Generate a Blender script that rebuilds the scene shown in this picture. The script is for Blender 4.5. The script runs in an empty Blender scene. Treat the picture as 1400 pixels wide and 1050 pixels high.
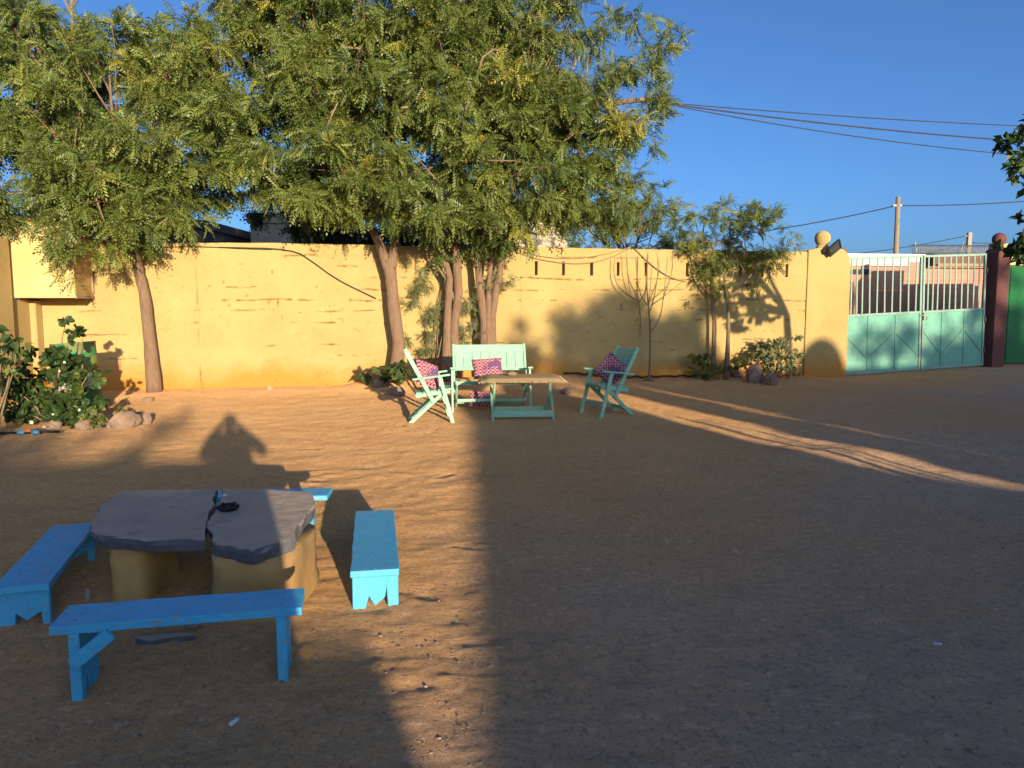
import bpy, bmesh, math, random
import numpy as np
from mathutils import Vector, Matrix

random.seed(7); RNG = np.random.default_rng(7)
SC = bpy.context.scene
COL = SC.collection
R = math.radians

# ------------------------------------------------------------------ camera
F, EYE, PITCH = 1052.0, 1.6, math.atan(112/1052.0)
cam_d = bpy.data.cameras.new('camera')
cam_d.sensor_width = 36; cam_d.lens = 36*F/1400.0
cam_d.clip_start = 0.02; cam_d.clip_end = 3000
cam = bpy.data.objects.new('camera', cam_d); COL.objects.link(cam)
cam.location = (0, 0, EYE); cam.rotation_euler = (math.pi/2-PITCH, 0, 0)
SC.camera = cam

# ------------------------------------------------------------------ light
SUN_EL, SUN_AZ = 7.8, -20.28          # travel direction azimuth (from +Y towards +X) and height of the sun
SUN_DIR = Vector((math.sin(R(SUN_AZ))*math.cos(R(SUN_EL)), math.cos(R(SUN_AZ))*math.cos(R(SUN_EL)), -math.sin(R(SUN_EL))))
world = bpy.data.worlds.new('World'); SC.world = world; world.use_nodes = True
nt = world.node_tree; bg = nt.nodes['Background']
sky = nt.nodes.new('ShaderNodeTexSky'); sky.sky_type = 'NISHITA'; sky.sun_disc = False
sky.sun_elevation = R(SUN_EL); sky.sun_rotation = math.atan2(-SUN_DIR.x, -SUN_DIR.y)
sky.altitude = 400; sky.air_density = 0.6; sky.dust_density = 2.7; sky.ozone_density = 4.0
nt.links.new(sky.outputs['Color'], bg.inputs['Color'])
bg.inputs['Strength'].default_value = 0.15
sl = bpy.data.lights.new('sun', 'SUN'); sl.energy = 5.0; sl.angle = R(0.53); sl.color = (1.0, 0.84, 0.60)
so = bpy.data.objects.new('sun', sl); COL.objects.link(so)
so.rotation_euler = SUN_DIR.to_track_quat('-Z', 'Y').to_euler(); so.location = (4, -11, 8)
SC.view_settings.view_transform = 'Standard'; SC.view_settings.look = 'None'
SC.view_settings.gamma = 1; SC.view_settings.use_curve_mapping = False
SC.view_settings.exposure = 0.65

# ------------------------------------------------------------------ helpers
def ray(px, py):
    x = (px-700)/F; d = (py-525)/F
    return Vector((x, math.cos(PITCH)-d*math.sin(PITCH), -math.sin(PITCH)-d*math.cos(PITCH)))
def at_z(px, py, z=0.0):
    r = ray(px, py); return Vector((0, 0, EYE)) + r*((z-EYE)/r.z)
def at_y(px, py, y):
    r = ray(px, py); return Vector((0, 0, EYE)) + r*(y/r.y)

WA = at_z(250, 535); WB = at_z(1150, 515)
WD = (WB-WA).normalized(); WN = Vector((-WD.y, WD.x, 0))      # along the wall; into the wall (away from camera)
WANG = math.atan2(WD.y, WD.x)
def on_wall(px, py, off=0.0):
    r = ray(px, py); c = Vector((0, 0, EYE)); o = WA-WN*off
    return c + r*((o-c).dot(WN)/r.dot(WN))
def wall_s(px, off=0.0):
    return (on_wall(px, 450, off)-WA).dot(WD)
def wp(s, z=0.0, off=0.0):
    return Vector((WA.x, WA.y, 0)) + WD*s - WN*off + Vector((0, 0, z))

def hash2(ix, iy, seed):
    h = (ix.astype(np.int64)*374761393 + iy.astype(np.int64)*668265263 + seed*974711) & 0x7fffffff
    h = ((h ^ (h >> 13))*1274126177) & 0x7fffffff
    return ((h ^ (h >> 16)) & 0xffff)/65535.0
def vnoise(x, y, seed=0):
    x = np.asarray(x, float); y = np.asarray(y, float)
    ix = np.floor(x); iy = np.floor(y); fx = x-ix; fy = y-iy
    fx = fx*fx*(3-2*fx); fy = fy*fy*(3-2*fy)
    a = hash2(ix, iy, seed); b = hash2(ix+1, iy, seed); c = hash2(ix, iy+1, seed); d = hash2(ix+1, iy+1, seed)
    return (a*(1-fx)+b*fx)*(1-fy)+(c*(1-fx)+d*fx)*fy
def fbm(x, y, seed=0, oct=4):
    t = 0; a = 1; s = 0
    for k in range(oct):
        t = t+a*(vnoise(x*2**k, y*2**k, seed+k)-.5); s += a; a *= .5
    return t/s*2
def sstep(a, b, x):
    t = np.clip((np.asarray(x, float)-a)/(b-a), 0, 1); return t*t*(3-2*t)

def ground_base(x, y):
    x = np.asarray(x, float); y = np.asarray(y, float)
    z = 0.13*sstep(6.5, 11.0, x)*sstep(9, 16.5, y)
    wx, wy = WD.x, WD.y
    s = (x-WA.x)*wx+(y-WA.y)*wy; o = -((x-WA.x)*WN.x+(y-WA.y)*WN.y)
    m = np.exp(-np.clip(o-.35, 0, 9)**2/.35)*(o > -.5)
    z = z+m*(.05+.11*sstep(2.6, 3.6, s)*(1-sstep(7.0, 8.6, s)))*(1-sstep(12.2, 13.0, s))
    return z
def gz(x, y): return float(ground_base(x, y))

def tag(o, label=None, cat=None, group=None, kind=None):
    if label: o['label'] = label
    if cat: o['category'] = cat
    if group: o['group'] = group
    if kind: o['kind'] = kind
    return o
def thing(name, label, cat, loc=(0, 0, 0), rz=0.0, group=None):
    o = bpy.data.objects.new(name, None); COL.objects.link(o); o.empty_display_size = .1
    o.location = loc; o.rotation_euler = (0, 0, rz)
    return tag(o, label, cat, group)
def link(name, me, parent=None, loc=None, rot=None):
    o = bpy.data.objects.new(name, me); COL.objects.link(o)
    if parent: o.parent = parent
    if loc is not None: o.location = loc
    if rot is not None: o.rotation_euler = rot
    return o
def np_mesh(name, V, faces, m, smooth=False):
    """faces: (n,4) or (n,3) integer array"""
    me = bpy.data.meshes.new(name); V = np.asarray(V, np.float32); faces = np.asarray(faces, np.int32)
    n, k = faces.shape
    me.vertices.add(len(V)); me.vertices.foreach_set('co', V.ravel())
    me.loops.add(n*k); me.loops.foreach_set('vertex_index', faces.ravel())
    me.polygons.add(n); me.polygons.foreach_set('loop_start', np.arange(0, n*k, k, dtype=np.int32))
    try: me.polygons.foreach_set('loop_total', np.full(n, k, np.int32))
    except Exception: pass
    me.update(calc_edges=True); me.validate()
    me.polygons.foreach_set('use_smooth', np.full(len(me.polygons), smooth, bool))
    me.materials.append(m); return me
def grid_faces(nr, nc):
    i = np.arange(nr*nc).reshape(nr, nc)
    return np.stack([i[:-1, :-1].ravel(), i[:-1, 1:].ravel(), i[1:, 1:].ravel(), i[1:, :-1].ravel()], 1)

class MB:
    def __init__(s): s.v = []; s.f = []; s.sm = []
    def add(s, vs, fs, sm=False):
        b = len(s.v); s.v += [tuple(v) for v in vs]; s.f += [tuple(i+b for i in f) for f in fs]; s.sm += [sm]*len(fs); return s
    def box(s, c, d, M=None):
        hx, hy, hz = d[0]/2, d[1]/2, d[2]/2; c = Vector(c)
        vs = [Vector((x*hx, y*hy, z*hz)) for x in (-1, 1) for y in (-1, 1) for z in (-1, 1)]
        if M is not None: vs = [M @ v for v in vs]
        return s.add([c+v for v in vs], [(0, 1, 3, 2), (4, 6, 7, 5), (0, 4, 5, 1), (2, 3, 7, 6), (0, 2, 6, 4), (1, 5, 7, 3)])
    def bar(s, a, b, w, h, up=(0, 0, 1)):
        """rectangular bar from a to b: w sideways, h along up"""
        a = Vector(a); b = Vector(b); d = (b-a); L = d.length; d.normalize(); u = Vector(up)
        y = u.cross(d)
        if y.length < 1e-4: y = Vector((0, 1, 0)).cross(d)
        y.normalize(); z = d.cross(y)
        M = Matrix((d, y, z)).transposed()
        return s.box((a+b)/2, (L, w, h), M)
    def prism(s, poly, axis, lo, hi):
        """poly: list of 2d points; extruded along 'x','y','z' from lo to hi"""
        n = len(poly)
        def P(p, t): return {'x': (t, p[0], p[1]), 'y': (p[0], t, p[1]), 'z': (p[0], p[1], t)}[axis]
        vs = [P(p, lo) for p in poly]+[P(p, hi) for p in poly]
        fs = [tuple(range(n))[::-1], tuple(range(n, 2*n))]+[(i, (i+1) % n, n+(i+1) % n, n+i) for i in range(n)]
        return s.add(vs, fs)
    def tube(s, pts, rad, seg=8, cap=True, wob=0.0):
        pts = [Vector(p) for p in pts]; n = len(pts)
        if not hasattr(rad, '__len__'): rad = [rad]*n
        vs = []; prev = None
        for i, p in enumerate(pts):
            d = (pts[min(i+1, n-1)]-pts[max(i-1, 0)]).normalized()
            if prev is None: prev = d.orthogonal().normalized()
            x = (prev-d*prev.dot(d)).normalized(); y = d.cross(x); prev = x
            for k in range(seg):
                a = 2*math.pi*k/seg; r = rad[i]*(1+random.uniform(-wob, wob))
                vs.append(p+x*math.cos(a)*r+y*math.sin(a)*r)
        fs = [(i*seg+k, i*seg+(k+1) % seg, (i+1)*seg+(k+1) % seg, (i+1)*seg+k) for i in range(n-1) for k in range(seg)]
        if cap: fs += [tuple(range(seg))[::-1], tuple((n-1)*seg+k for k in range(seg))]
        return s.add(vs, fs, True)
    def lathe(s, prof, seg=20, c=(0, 0, 0)):
        c = Vector(c); vs = [c+Vector((r*math.cos(2*math.pi*k/seg), r*math.sin(2*math.pi*k/seg), z)) for r, z in prof for k in range(seg)]
        n = len(prof)
        fs = [(i*seg+k, i*seg+(k+1) % seg, (i+1)*seg+(k+1) % seg, (i+1)*seg+k) for i in range(n-1) for k in range(seg)]
        fs += [tuple(range(seg))[::-1], tuple((n-1)*seg+k for k in range(seg))]
        return s.add(vs, fs, True)
    def mesh(s, name, m):
        me = bpy.data.meshes.new(name); me.from_pydata(s.v, [], s.f); me.update()
        bm = bmesh.new(); bm.from_mesh(me); bmesh.ops.recalc_face_normals(bm, faces=bm.faces); bm.to_mesh(me); bm.free()
        me.polygons.foreach_set('use_smooth', s.sm); me.materials.append(m); return me
    def build(s, name, m, parent=None, bevel=0.0, seg=2, loc=None, rot=None):
        o = link(name, s.mesh(name, m), parent, loc, rot)
        if bevel: bev(o, bevel, seg)
        return o
def bev(o, w, seg=2):
    b = o.modifiers.new('bevel', 'BEVEL'); b.width = w; b.segments = seg; b.limit_method = 'ANGLE'; b.angle_limit = R(40)
    return o
def copy_tree(o, parent=None):
    c = o.copy(); COL.objects.link(c)
    if parent: c.parent = parent
    for ch in list(o.children): copy_tree(ch, c)
    return c

# ------------------------------------------------------------------ materials
class NT:
    def __init__(s, name):
        s.m = bpy.data.materials.new(name); s.m.use_nodes = True; s.t = s.m.node_tree
        s.b = s.t.nodes['Principled BSDF']; s.out = s.t.nodes['Material Output']; s.tc = s.t.nodes.new('ShaderNodeTexCoord')
    def n(s, typ, **kw):
        x = s.t.nodes.new(typ)
        for k, v in kw.items():
            if k in x.inputs: x.inputs[k].default_value = v
            else: setattr(x, k, v)
        return x
    def l(s, a, b): s.t.links.new(a, b)
    def noise(s, scale, detail=4, rough=.55, vec=None, coord='Object', dist=0.0):
        x = s.n('ShaderNodeTexNoise'); x.inputs['Scale'].default_value = scale; x.inputs['Detail'].default_value = detail
        x.inputs['Roughness'].default_value = rough; x.inputs['Distortion'].default_value = dist
        s.l(vec if vec is not None else s.tc.outputs[coord], x.inputs['Vector']); return x.outputs['Fac']
    def ramp(s, fac, lo, hi, a=0.0, b=1.0):
        x = s.n('ShaderNodeMapRange', clamp=True); s.l(fac, x.inputs['Value'])
        x.inputs['From Min'].default_value = lo; x.inputs['From Max'].default_value = hi
        x.inputs['To Min'].default_value = a; x.inputs['To Max'].default_value = b; return x.outputs['Result']
    def mix(s, fac, a, b, mode='MIX'):
        x = s.n('ShaderNodeMix', data_type='RGBA', blend_type=mode)
        if hasattr(fac, 'links'): s.l(fac, x.inputs[0])
        else: x.inputs[0].default_value = fac
        for i, c in ((6, a), (7, b)):
            if hasattr(c, 'links'): s.l(c, x.inputs[i])
            else: x.inputs[i].default_value = (*c, 1)
        return x.outputs[2]
    def math(s, op, a, b=0.0):
        x = s.n('ShaderNodeMath', operation=op)
        for i, c in ((0, a), (1, b)):
            if hasattr(c, 'links'): s.l(c, x.inputs[i])
            else: x.inputs[i].default_value = c
        return x.outputs[0]
    def scaled(s, v, coord='Object'):
        x = s.n('ShaderNodeMapping'); x.inputs['Scale'].default_value = v; s.l(s.tc.outputs[coord], x.inputs['Vector']); return x.outputs['Vector']
    def bump(s, h, strength=.4, dist=.01, chain=None):
        x = s.n('ShaderNodeBump'); x.inputs['Strength'].default_value = strength; x.inputs['Distance'].default_value = dist
        s.l(h, x.inputs['Height'])
        if chain is not None: s.l(chain, x.inputs['Normal'])
        return x.outputs['Normal']
    def done(s, col, rough=.8, normal=None, spec=.3, droughness=0.0):
        if hasattr(col, 'links'): s.l(col, s.b.inputs['Base Color'])
        else: s.b.inputs['Base Color'].default_value = (*col, 1)
        if hasattr(rough, 'links'): s.l(rough, s.b.inputs['Roughness'])
        else: s.b.inputs['Roughness'].default_value = rough
        s.b.inputs['Specular IOR Level'].default_value = spec
        if 'Diffuse Roughness' in s.b.inputs: s.b.inputs['Diffuse Roughness'].default_value = droughness
        if normal is not None: s.l(normal, s.b.inputs['Normal'])
        return s.m

def m_plain(name, c, c2=None, scale=6, rough=.7, bump=.15, bscale=60, spec=.3):
    t = NT(name); c2 = c2 or tuple(x*.75 for x in c)
    col = t.mix(t.ramp(t.noise(scale, 5), .35, .7), c, c2)
    return t.done(col, rough, t.bump(t.noise(bscale, 3), bump, .004), spec)
def m_paint(name, c, worn, wear=.64, dirt=None, rough=.5, grain=(3, 30, 30)):
    """brushed paint on wood: faint streaks, chips down to a second colour"""
    t = NT(name)
    g = t.noise(6, 5, .6, t.scaled(grain))
    col = t.mix(t.ramp(g, .3, .75), c, tuple(x*.68 for x in c))
    col = t.mix(t.ramp(t.noise(2.2, 4), .4, .75, 0, .5), col, tuple(min(1, x*1.12+.01) for x in c))
    chips = t.ramp(t.noise(16, 8, .72, t.scaled((1, 3, 3))), wear, wear+.03)
    col = t.mix(chips, col, worn)
    if dirt:
        col = t.mix(t.ramp(t.noise(4, 7, .65), .50, .72, 0, .7), col, dirt)
    h = t.math('ADD', t.math('MULTIPLY', g, .6), t.math('MULTIPLY', chips, -.5))
    return t.done(col, t.ramp(t.noise(20, 3), .3, .7, rough-.1, rough+.2), t.bump(h, .6, .006), .35)

def m_wall():
    t = NT('yellow_plaster'); geo = t.n('ShaderNodeNewGeometry'); t.tc = type('P', (), {'outputs': {'Object': geo.outputs['Position']}})()
    sep = t.n('ShaderNodeSeparateXYZ'); t.l(geo.outputs['Position'], sep.inputs[0]); z = sep.outputs['Z']
    col = t.mix(t.ramp(t.noise(1.3, 6), .35, .7), (.52, .375, .150), (.46, .32, .122))
    col = t.mix(t.ramp(t.noise(9, 6, .7), .5, .75, 0, .45), col, (.56, .42, .17))
    # rain splash: orange earth stain near the foot, ragged upper edge
    edge = t.math('ADD', z, t.math('MULTIPLY', t.math('SUBTRACT', t.noise(1.1, 6, .6), .5), -.9))
    edge = t.math('ADD', edge, t.math('MULTIPLY', t.math('SUBTRACT', t.noise(6, 5, .6), .5), -.25))
    col = t.mix(t.ramp(edge, .14, .55, .85, 0), col, (.54, .24, .035))
    # streaks running down and grey specks
    st = t.noise(5, 5, .65, t.scaled((3.0, 3.0, .35)))
    col = t.mix(t.ramp(st, .58, .8, 0, .35), col, (.40, .26, .09))
    pits = t.ramp(t.noise(34, 4, .65, t.scaled((.45, .45, 1.2))), .67, .72)
    col = t.mix(t.math('MULTIPLY', pits, .75), col, (.16, .10, .05))
    # red puts crack and pit shade into the colour, green is chipped bare earth (mesh attribute, follows the relief)
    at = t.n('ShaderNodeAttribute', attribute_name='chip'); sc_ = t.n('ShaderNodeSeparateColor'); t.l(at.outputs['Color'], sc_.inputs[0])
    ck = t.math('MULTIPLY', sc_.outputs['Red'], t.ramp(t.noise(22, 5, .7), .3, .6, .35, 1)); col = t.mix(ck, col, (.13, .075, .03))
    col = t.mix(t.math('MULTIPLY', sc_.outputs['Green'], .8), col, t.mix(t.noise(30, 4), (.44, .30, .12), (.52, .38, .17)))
    h = t.math('ADD', t.noise(14, 7, .65), t.math('MULTIPLY', pits, -.8))
    return t.done(col, .9, t.bump(h, .5, .012), .15, .5)

def m_ground():
    t = NT('packed_sand'); sep = t.n('ShaderNodeSeparateXYZ'); t.l(t.tc.outputs['Object'], sep.inputs[0])
    big = t.noise(.35, 5, .55)
    col = t.mix(t.ramp(t.noise(.9, 6, .6), .3, .7), (.62, .335, .125), (.51, .265, .095))
    # the grey trodden grit of the yard, mostly right of the benches
    gx = t.math('ADD', t.math('MULTIPLY', sep.outputs['X'], .16), t.math('MULTIPLY', sep.outputs['Y'], -.12))
    mask = t.math('ADD', t.math('ADD', gx, .80), t.math('MULTIPLY', t.math('SUBTRACT', big, .5), 1.6))
    grit = t.mix(t.ramp(t.noise(2.2, 6, .65), .35, .7), (.54, .355, .225), (.43, .29, .195))
    col = t.mix(t.ramp(mask, .1, .75, 0, .9), col, grit)
    col = t.mix(t.ramp(t.noise(4.5, 7, .72), .48, .70, 0, .55), col, t.mix(.5, col, (.24, .15, .10)))
    col = t.mix(t.ramp(t.noise(70, 5, .8), .54, .70, 0, .6), col, (.70, .52, .37))
    col = t.mix(t.ramp(t.noise(48, 6, .8), .55, .68, 0, .75), col, (.17, .105, .075))
    col = t.mix(t.ramp(t.noise(24, 7, .82), .52, .60, 0, .5), col, (.20, .125, .09))
    col = t.mix(t.ramp(t.noise(19, 7, .82, dist=.3), .54, .62, 0, .45), col, (.74, .54, .38))
    vo = t.n('ShaderNodeTexVoronoi', feature='F1'); vo.inputs['Scale'].default_value = 55; t.l(t.tc.outputs['Object'], vo.inputs['Vector'])
    sv = t.n('ShaderNodeSeparateColor'); t.l(vo.outputs['Color'], sv.inputs[0])
    speck = t.math('MULTIPLY', t.ramp(vo.outputs['Distance'], .26, .34, 1, 0), t.ramp(sv.outputs['Red'], .80, .82))
    speck = t.math('MULTIPLY', speck, t.ramp(t.noise(1.3, 4), .42, .6))
    col = t.mix(speck, col, t.mix(sv.outputs['Green'], (.60, .46, .35), (.20, .13, .10)))
    rip = t.noise(9, 8, .68, t.scaled((.55, 1.5, 1)), dist=.6)
    b1 = t.bump(rip, .45, .05)
    b2 = t.bump(t.noise(42, 7, .78), .75, .016, b1)
    return t.done(col, .95, b2, .12, 1.0)

def m_leaf(name, lo, hi, yellow, trans=.16):
    t = NT(name); a = t.n('ShaderNodeAttribute', attribute_name='tint')
    sp = t.n('ShaderNodeSeparateColor'); t.l(a.outputs['Color'], sp.inputs[0])
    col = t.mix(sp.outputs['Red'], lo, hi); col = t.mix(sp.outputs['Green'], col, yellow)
    t.l(col, t.b.inputs['Base Color']); t.b.inputs['Roughness'].default_value = .48; t.b.inputs['Specular IOR Level'].default_value = .35
    tr = t.n('ShaderNodeBsdfTranslucent'); t.l(t.mix(.5, col, tuple(x*1.0 for x in yellow)), tr.inputs['Color'])
    mx = t.n('ShaderNodeMixShader'); mx.inputs[0].default_value = trans
    t.l(t.b.outputs[0], mx.inputs[1]); t.l(tr.outputs[0], mx.inputs[2]); t.l(mx.outputs[0], t.out.inputs['Surface'])
    return t.m
def m_bark(name, a, b):
    t = NT(name)
    g = t.noise(9, 8, .78, t.scaled((5, 5, .55)), dist=.5)
    col = t.mix(t.ramp(g, .3, .7), a, b); col = t.mix(t.ramp(t.noise(2.5, 5), .5, .7, 0, .5), col, tuple(x*.6 for x in a))
    col = t.mix(t.ramp(g, .56, .66, 0, .7), col, tuple(x*.35 for x in b))
    return t.done(col, .9, t.bump(g, 1.0, .035), .15, .4)
def m_stone(name, a, b, scale=5):
    t = NT(name); g = t.noise(scale, 8, .65)
    col = t.mix(t.ramp(g, .3, .7), a, b)
    return t.done(col, .85, t.bump(t.noise(scale*5, 8, .7), .7, .015), .25, .3)
def m_slate():
    t = NT('slate'); g = t.noise(4, 9, .66)
    col = t.mix(t.ramp(g, .35, .68), (.36, .285, .225), (.47, .36, .27))
    col = t.mix(t.ramp(t.noise(1.6, 7, .6), .5, .72, 0, .65), col, (.46, .33, .22))
    col = t.mix(t.ramp(t.noise(7, 8, .75), .56, .70, 0, .6), col, (.12, .115, .115))
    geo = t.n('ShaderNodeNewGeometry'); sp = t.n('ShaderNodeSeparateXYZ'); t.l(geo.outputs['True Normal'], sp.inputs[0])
    col = t.mix(t.ramp(sp.outputs['Z'], .45, .80, .95, 0), col, t.mix(t.ramp(t.noise(14, 6, .7), .4, .65), (.075, .085, .095), (.12, .125, .13)))      # darker blue grey on the steep edge faces
    h = t.math('ADD', t.noise(6, 9, .68), t.math('MULTIPLY', t.noise(38, 6, .7), .3))
    return t.done(col, .7, t.bump(h, .8, .022), .35, .2)
def m_fabric():
    """red and white stepped zigzag print"""
    t = NT('cushion_print'); sep = t.n('ShaderNodeSeparateXYZ'); t.l(t.tc.outputs['Object'], sep.inputs[0])
    sx = t.math('MULTIPLY', sep.outputs['X'], 16.0); sy = t.math('MULTIPLY', sep.outputs['Z'], 34.0)
    tri = t.math('PINGPONG', sx, 1.0)
    tri = t.math('MULTIPLY', t.math('FLOOR', t.math('MULTIPLY', tri, 3.0)), .5)
    w = t.math('FRACT', t.math('ADD', t.math('MULTIPLY', sy, .55), tri))
    line = t.ramp(w, .42, .50)
    col = t.mix(line, (.30, .022, .055), (.42, .27, .28))
    col = t.mix(t.ramp(t.noise(7, 3), .50, .60, 0, .75), col, (.09, .05, .16))
    return t.done(col, .95, t.bump(t.noise(180, 2), .3, .003), .1, .5)
def m_mat():
    t = NT('woven_straw'); w = t.n('ShaderNodeTexWave', wave_type='BANDS', bands_direction='X'); w.inputs['Scale'].default_value = 22
    w.inputs['Distortion'].default_value = 1.2; t.l(t.tc.outputs['Object'], w.inputs['Vector'])
    w2 = t.n('ShaderNodeTexWave', wave_type='BANDS', bands_direction='Y'); w2.inputs['Scale'].default_value = 16; w2.inputs['Distortion'].default_value = 1
    t.l(t.tc.outputs['Object'], w2.inputs['Vector'])
    k = t.math('MULTIPLY', w.outputs['Fac'], w2.outputs['Fac'])
    col = t.mix(t.ramp(k, .1, .6), (.46, .29, .13), (.72, .52, .27)); col = t.mix(t.ramp(t.noise(5, 4), .45, .75, 0, .5), col, (.52, .35, .17))
    return t.done(col, .85, t.bump(k, .6, .006), .2)
def m_drum():
    t = NT('drum_paint'); sep = t.n('ShaderNodeSeparateXYZ'); t.l(t.tc.outputs['Object'], sep.inputs[0]); z = t.math('ADD', sep.outputs['Z'], t.math('MULTIPLY', t.math('SUBTRACT', t.noise(9, 3), .5), .02))
    g = (.055, .17, .045); col = t.mix(t.ramp(z, .335, .34), g, (.52, .42, .36)); col = t.mix(t.ramp(z, .60, .605), col, (.34, .07, .05))
    col = t.mix(t.ramp(z, .64, .645), col, (.20, .26, .05)); col = t.mix(t.ramp(z, .80, .805), col, t.mix(t.ramp(t.noise(3.5, 2), .50, .52), (.02, .26, .09), (.19, .23, .07)))
    col = t.mix(t.ramp(t.noise(8, 7, .7), .58, .66, 0, .8), col, (.20, .11, .06))
    return t.done(col, .6, t.bump(t.noise(12, 5), .3, .006), .35)
def m_pinkbrick():
    t = NT('pink_render'); b = t.n('ShaderNodeTexBrick'); b.inputs['Scale'].default_value = 1.0
    b.inputs['Brick Width'].default_value = .42; b.inputs['Row Height'].default_value = .22; b.inputs['Mortar Size'].default_value = .008
    mp = t.n('ShaderNodeMapping'); mp.inputs['Rotation'].default_value = (R(90), 0, 0); t.l(t.tc.outputs['Object'], mp.inputs['Vector']); t.l(mp.outputs['Vector'], b.inputs['Vector'])
    b.inputs['Color1'].default_value = (.46, .22, .15, 1); b.inputs['Color2'].default_value = (.52, .26, .18, 1); b.inputs['Mortar'].default_value = (.36, .18, .13, 1)
    col = t.mix(t.ramp(t.noise(1.5, 6), .45, .7, 0, .5), b.outputs['Color'], (.40, .22, .16))
    return t.done(col, .9, t.bump(t.noise(10, 5), .4, .01), .15)

M = dict(
    wall=m_wall(), ground=m_ground(), slate=m_slate(), fabric=m_fabric(), mat=m_mat(), drum=m_drum(), pink=m_pinkbrick(),
    blue=m_paint('blue_paint', (.085, .52, .80), (.34, .40, .40), .585, (.12, .40, .54)),
    mint=m_paint('mint_paint', (.33, .62, .40), (.30, .27, .20), .70, (.34, .42, .30)),
    gate=m_paint('gate_enamel', (.165, .42, .31), (.20, .13, .09), .60, (.22, .30, .20), .45, (2, 2, 2)),
    gatebar=m_paint('gate_bar_enamel', (.27, .40, .32), (.25, .16, .11), .68, (.34, .38, .30), .5, (2, 2, 2)),
    green=m_paint('green_enamel', (.007, .13, .035), (.05, .12, .06), .74, None, .4, (2, 2, 2)),
    maroon=m_plain('maroon_plaster', (.15, .058, .05), (.11, .045, .042), 3, .9, .5, 20),
    boxp=m_plain('cream_plaster', (.62, .46, .20), (.56, .40, .16), 2, .9, .2, 30),
    plinth=m_plain('ochre_plaster', (.56, .335, .115), (.36, .215, .085), 4, .9, .6, 18),
    leaf=m_leaf('neem_leaf', (.050, .088, .020), (.165, .20, .042), (.36, .32, .055)),
    leaf_dark=m_leaf('dark_leaf', (.022, .048, .015), (.070, .115, .030), (.16, .18, .04), .2),
    leaf_pale=m_leaf('pale_leaf', (.11, .13, .055), (.22, .24, .11), (.32, .30, .13)),
    leaf_red=m_leaf('dry_leaf', (.16, .09, .05), (.30, .19, .10), (.34, .24, .10)),
    bark=m_bark('bark', (.34, .215, .135), (.20, .12, .075)), barkd=m_bark('pale_twig_bark', (.36, .26, .16), (.24, .16, .10)),
    rock=m_stone('rock', (.34, .22, .15), (.22, .145, .10)), grit=m_stone('grit', (.44, .31, .22), (.26, .17, .12), 9),
    concrete=m_stone('concrete', (.46, .37, .29), (.33, .26, .20), 4), cream=m_stone('cream_render', (.58, .48, .34), (.48, .38, .26), 2),
    grey=m_stone('grey_mud_render', (.16, .135, .12), (.11, .095, .09), 2), brown=m_stone('brown_mud_render', (.22, .12, .085), (.15, .085, .06), 2),
    mud=m_stone('mud_render', (.42, .29, .18), (.33, .22, .13), 2), white=m_plain('white_paint', (.74, .70, .62), (.62, .56, .46), 3, .8, .3, 25),
    pole=m_bark('pole_wood', (.40, .30, .20), (.27, .19, .12)), black=m_plain('black_plastic', (.012, .012, .013), (.02, .02, .02), 8, .45, .1),
    wire=m_plain('wire_sheath', (.05, .045, .04), (.03, .03, .03), 8, .6, .1), rope=m_plain('rope', (.36, .26, .14), (.25, .17, .09), 20, .9, .3),
    steel=m_plain('grey_steel', (.30, .29, .28), (.18, .15, .13), 8, .45, .1), glass=m_plain('lamp_glass', (.06, .065, .07), None, 3, .15, 0),
    paper=m_plain('paper', (.78, .77, .74), (.70, .68, .64), 20, .8, .1), flower=m_plain('white_petal', (.80, .78, .74), (.70, .66, .60), 9, .7, .1),
    tan=m_plain('tan_fabric', (.50, .42, .22), (.42, .35, .18), 9, .9, .2), hose=m_plain('blue_fitting', (.10, .30, .52), None, 9, .4, .1),
    orange=m_plain('orange_plastic', (.60, .17, .04), None, 9, .5, .1), skin=m_plain('skin', (.30, .17, .11), None, 9, .6, .05), shirt=m_plain('shirt_cotton', (.25, .27, .33), None, 9, .9, .2),
    rust=m_plain('rusty_sheet', (.22, .12, .07), (.12, .07, .05), 6, .8, .4),
)

# ------------------------------------------------------------------ ground
xs = np.concatenate([-np.geomspace(700, 13, 22), np.arange(-10.5, 12.2, .030), np.geomspace(13, 700, 22)])
ys = [1.15]
while ys[-1] < 17.5: ys.append(ys[-1]+max(.018, .0085*ys[-1]))
ys = np.concatenate([[-160, -80, -45, -30, -20, -12, -7, -4, -2, -.8, 0, .6], ys, np.geomspace(19, 900, 26)])
X, Y = np.meshgrid(xs, ys)
near = sstep(-12, -9.5, X)*(1-sstep(11, 13, X))*(1-sstep(17, 20, Y))*sstep(.5, 1.3, Y)
Zr = .010*fbm(X*1.7, Y*2.3, 3, 3)+.0085*fbm(X*4.2+.3*fbm(X*3, Y*3, 9, 2), Y*8.5, 11, 4)*(.5+vnoise(X*.6, Y*.6, 5))+.007*fbm(X*13, Y*15, 23, 3)
rng2 = np.random.default_rng(5)
for k in range(170):                                          # scuffs and foot prints
    fx, fy, a = rng2.uniform(-6, 6), rng2.uniform(2.2, 13)**1.0, rng2.uniform(0, 3.14)
    i0, i1 = np.searchsorted(ys, [fy-.4, fy+.4]); j0, j1 = np.searchsorted(xs, [fx-.4, fx+.4])
    dx, dy = X[i0:i1, j0:j1]-fx, Y[i0:i1, j0:j1]-fy
    u, v = dx*math.cos(a)+dy*math.sin(a), -dx*math.sin(a)+dy*math.cos(a)
    q = (u/.13)**2+(v/.05)**2
    Zr[i0:i1, j0:j1] += rng2.uniform(.2, .6)*(-.012*np.exp(-q**2)+.009*np.exp(-(np.sqrt(q)-1.5)**2*6))
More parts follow.
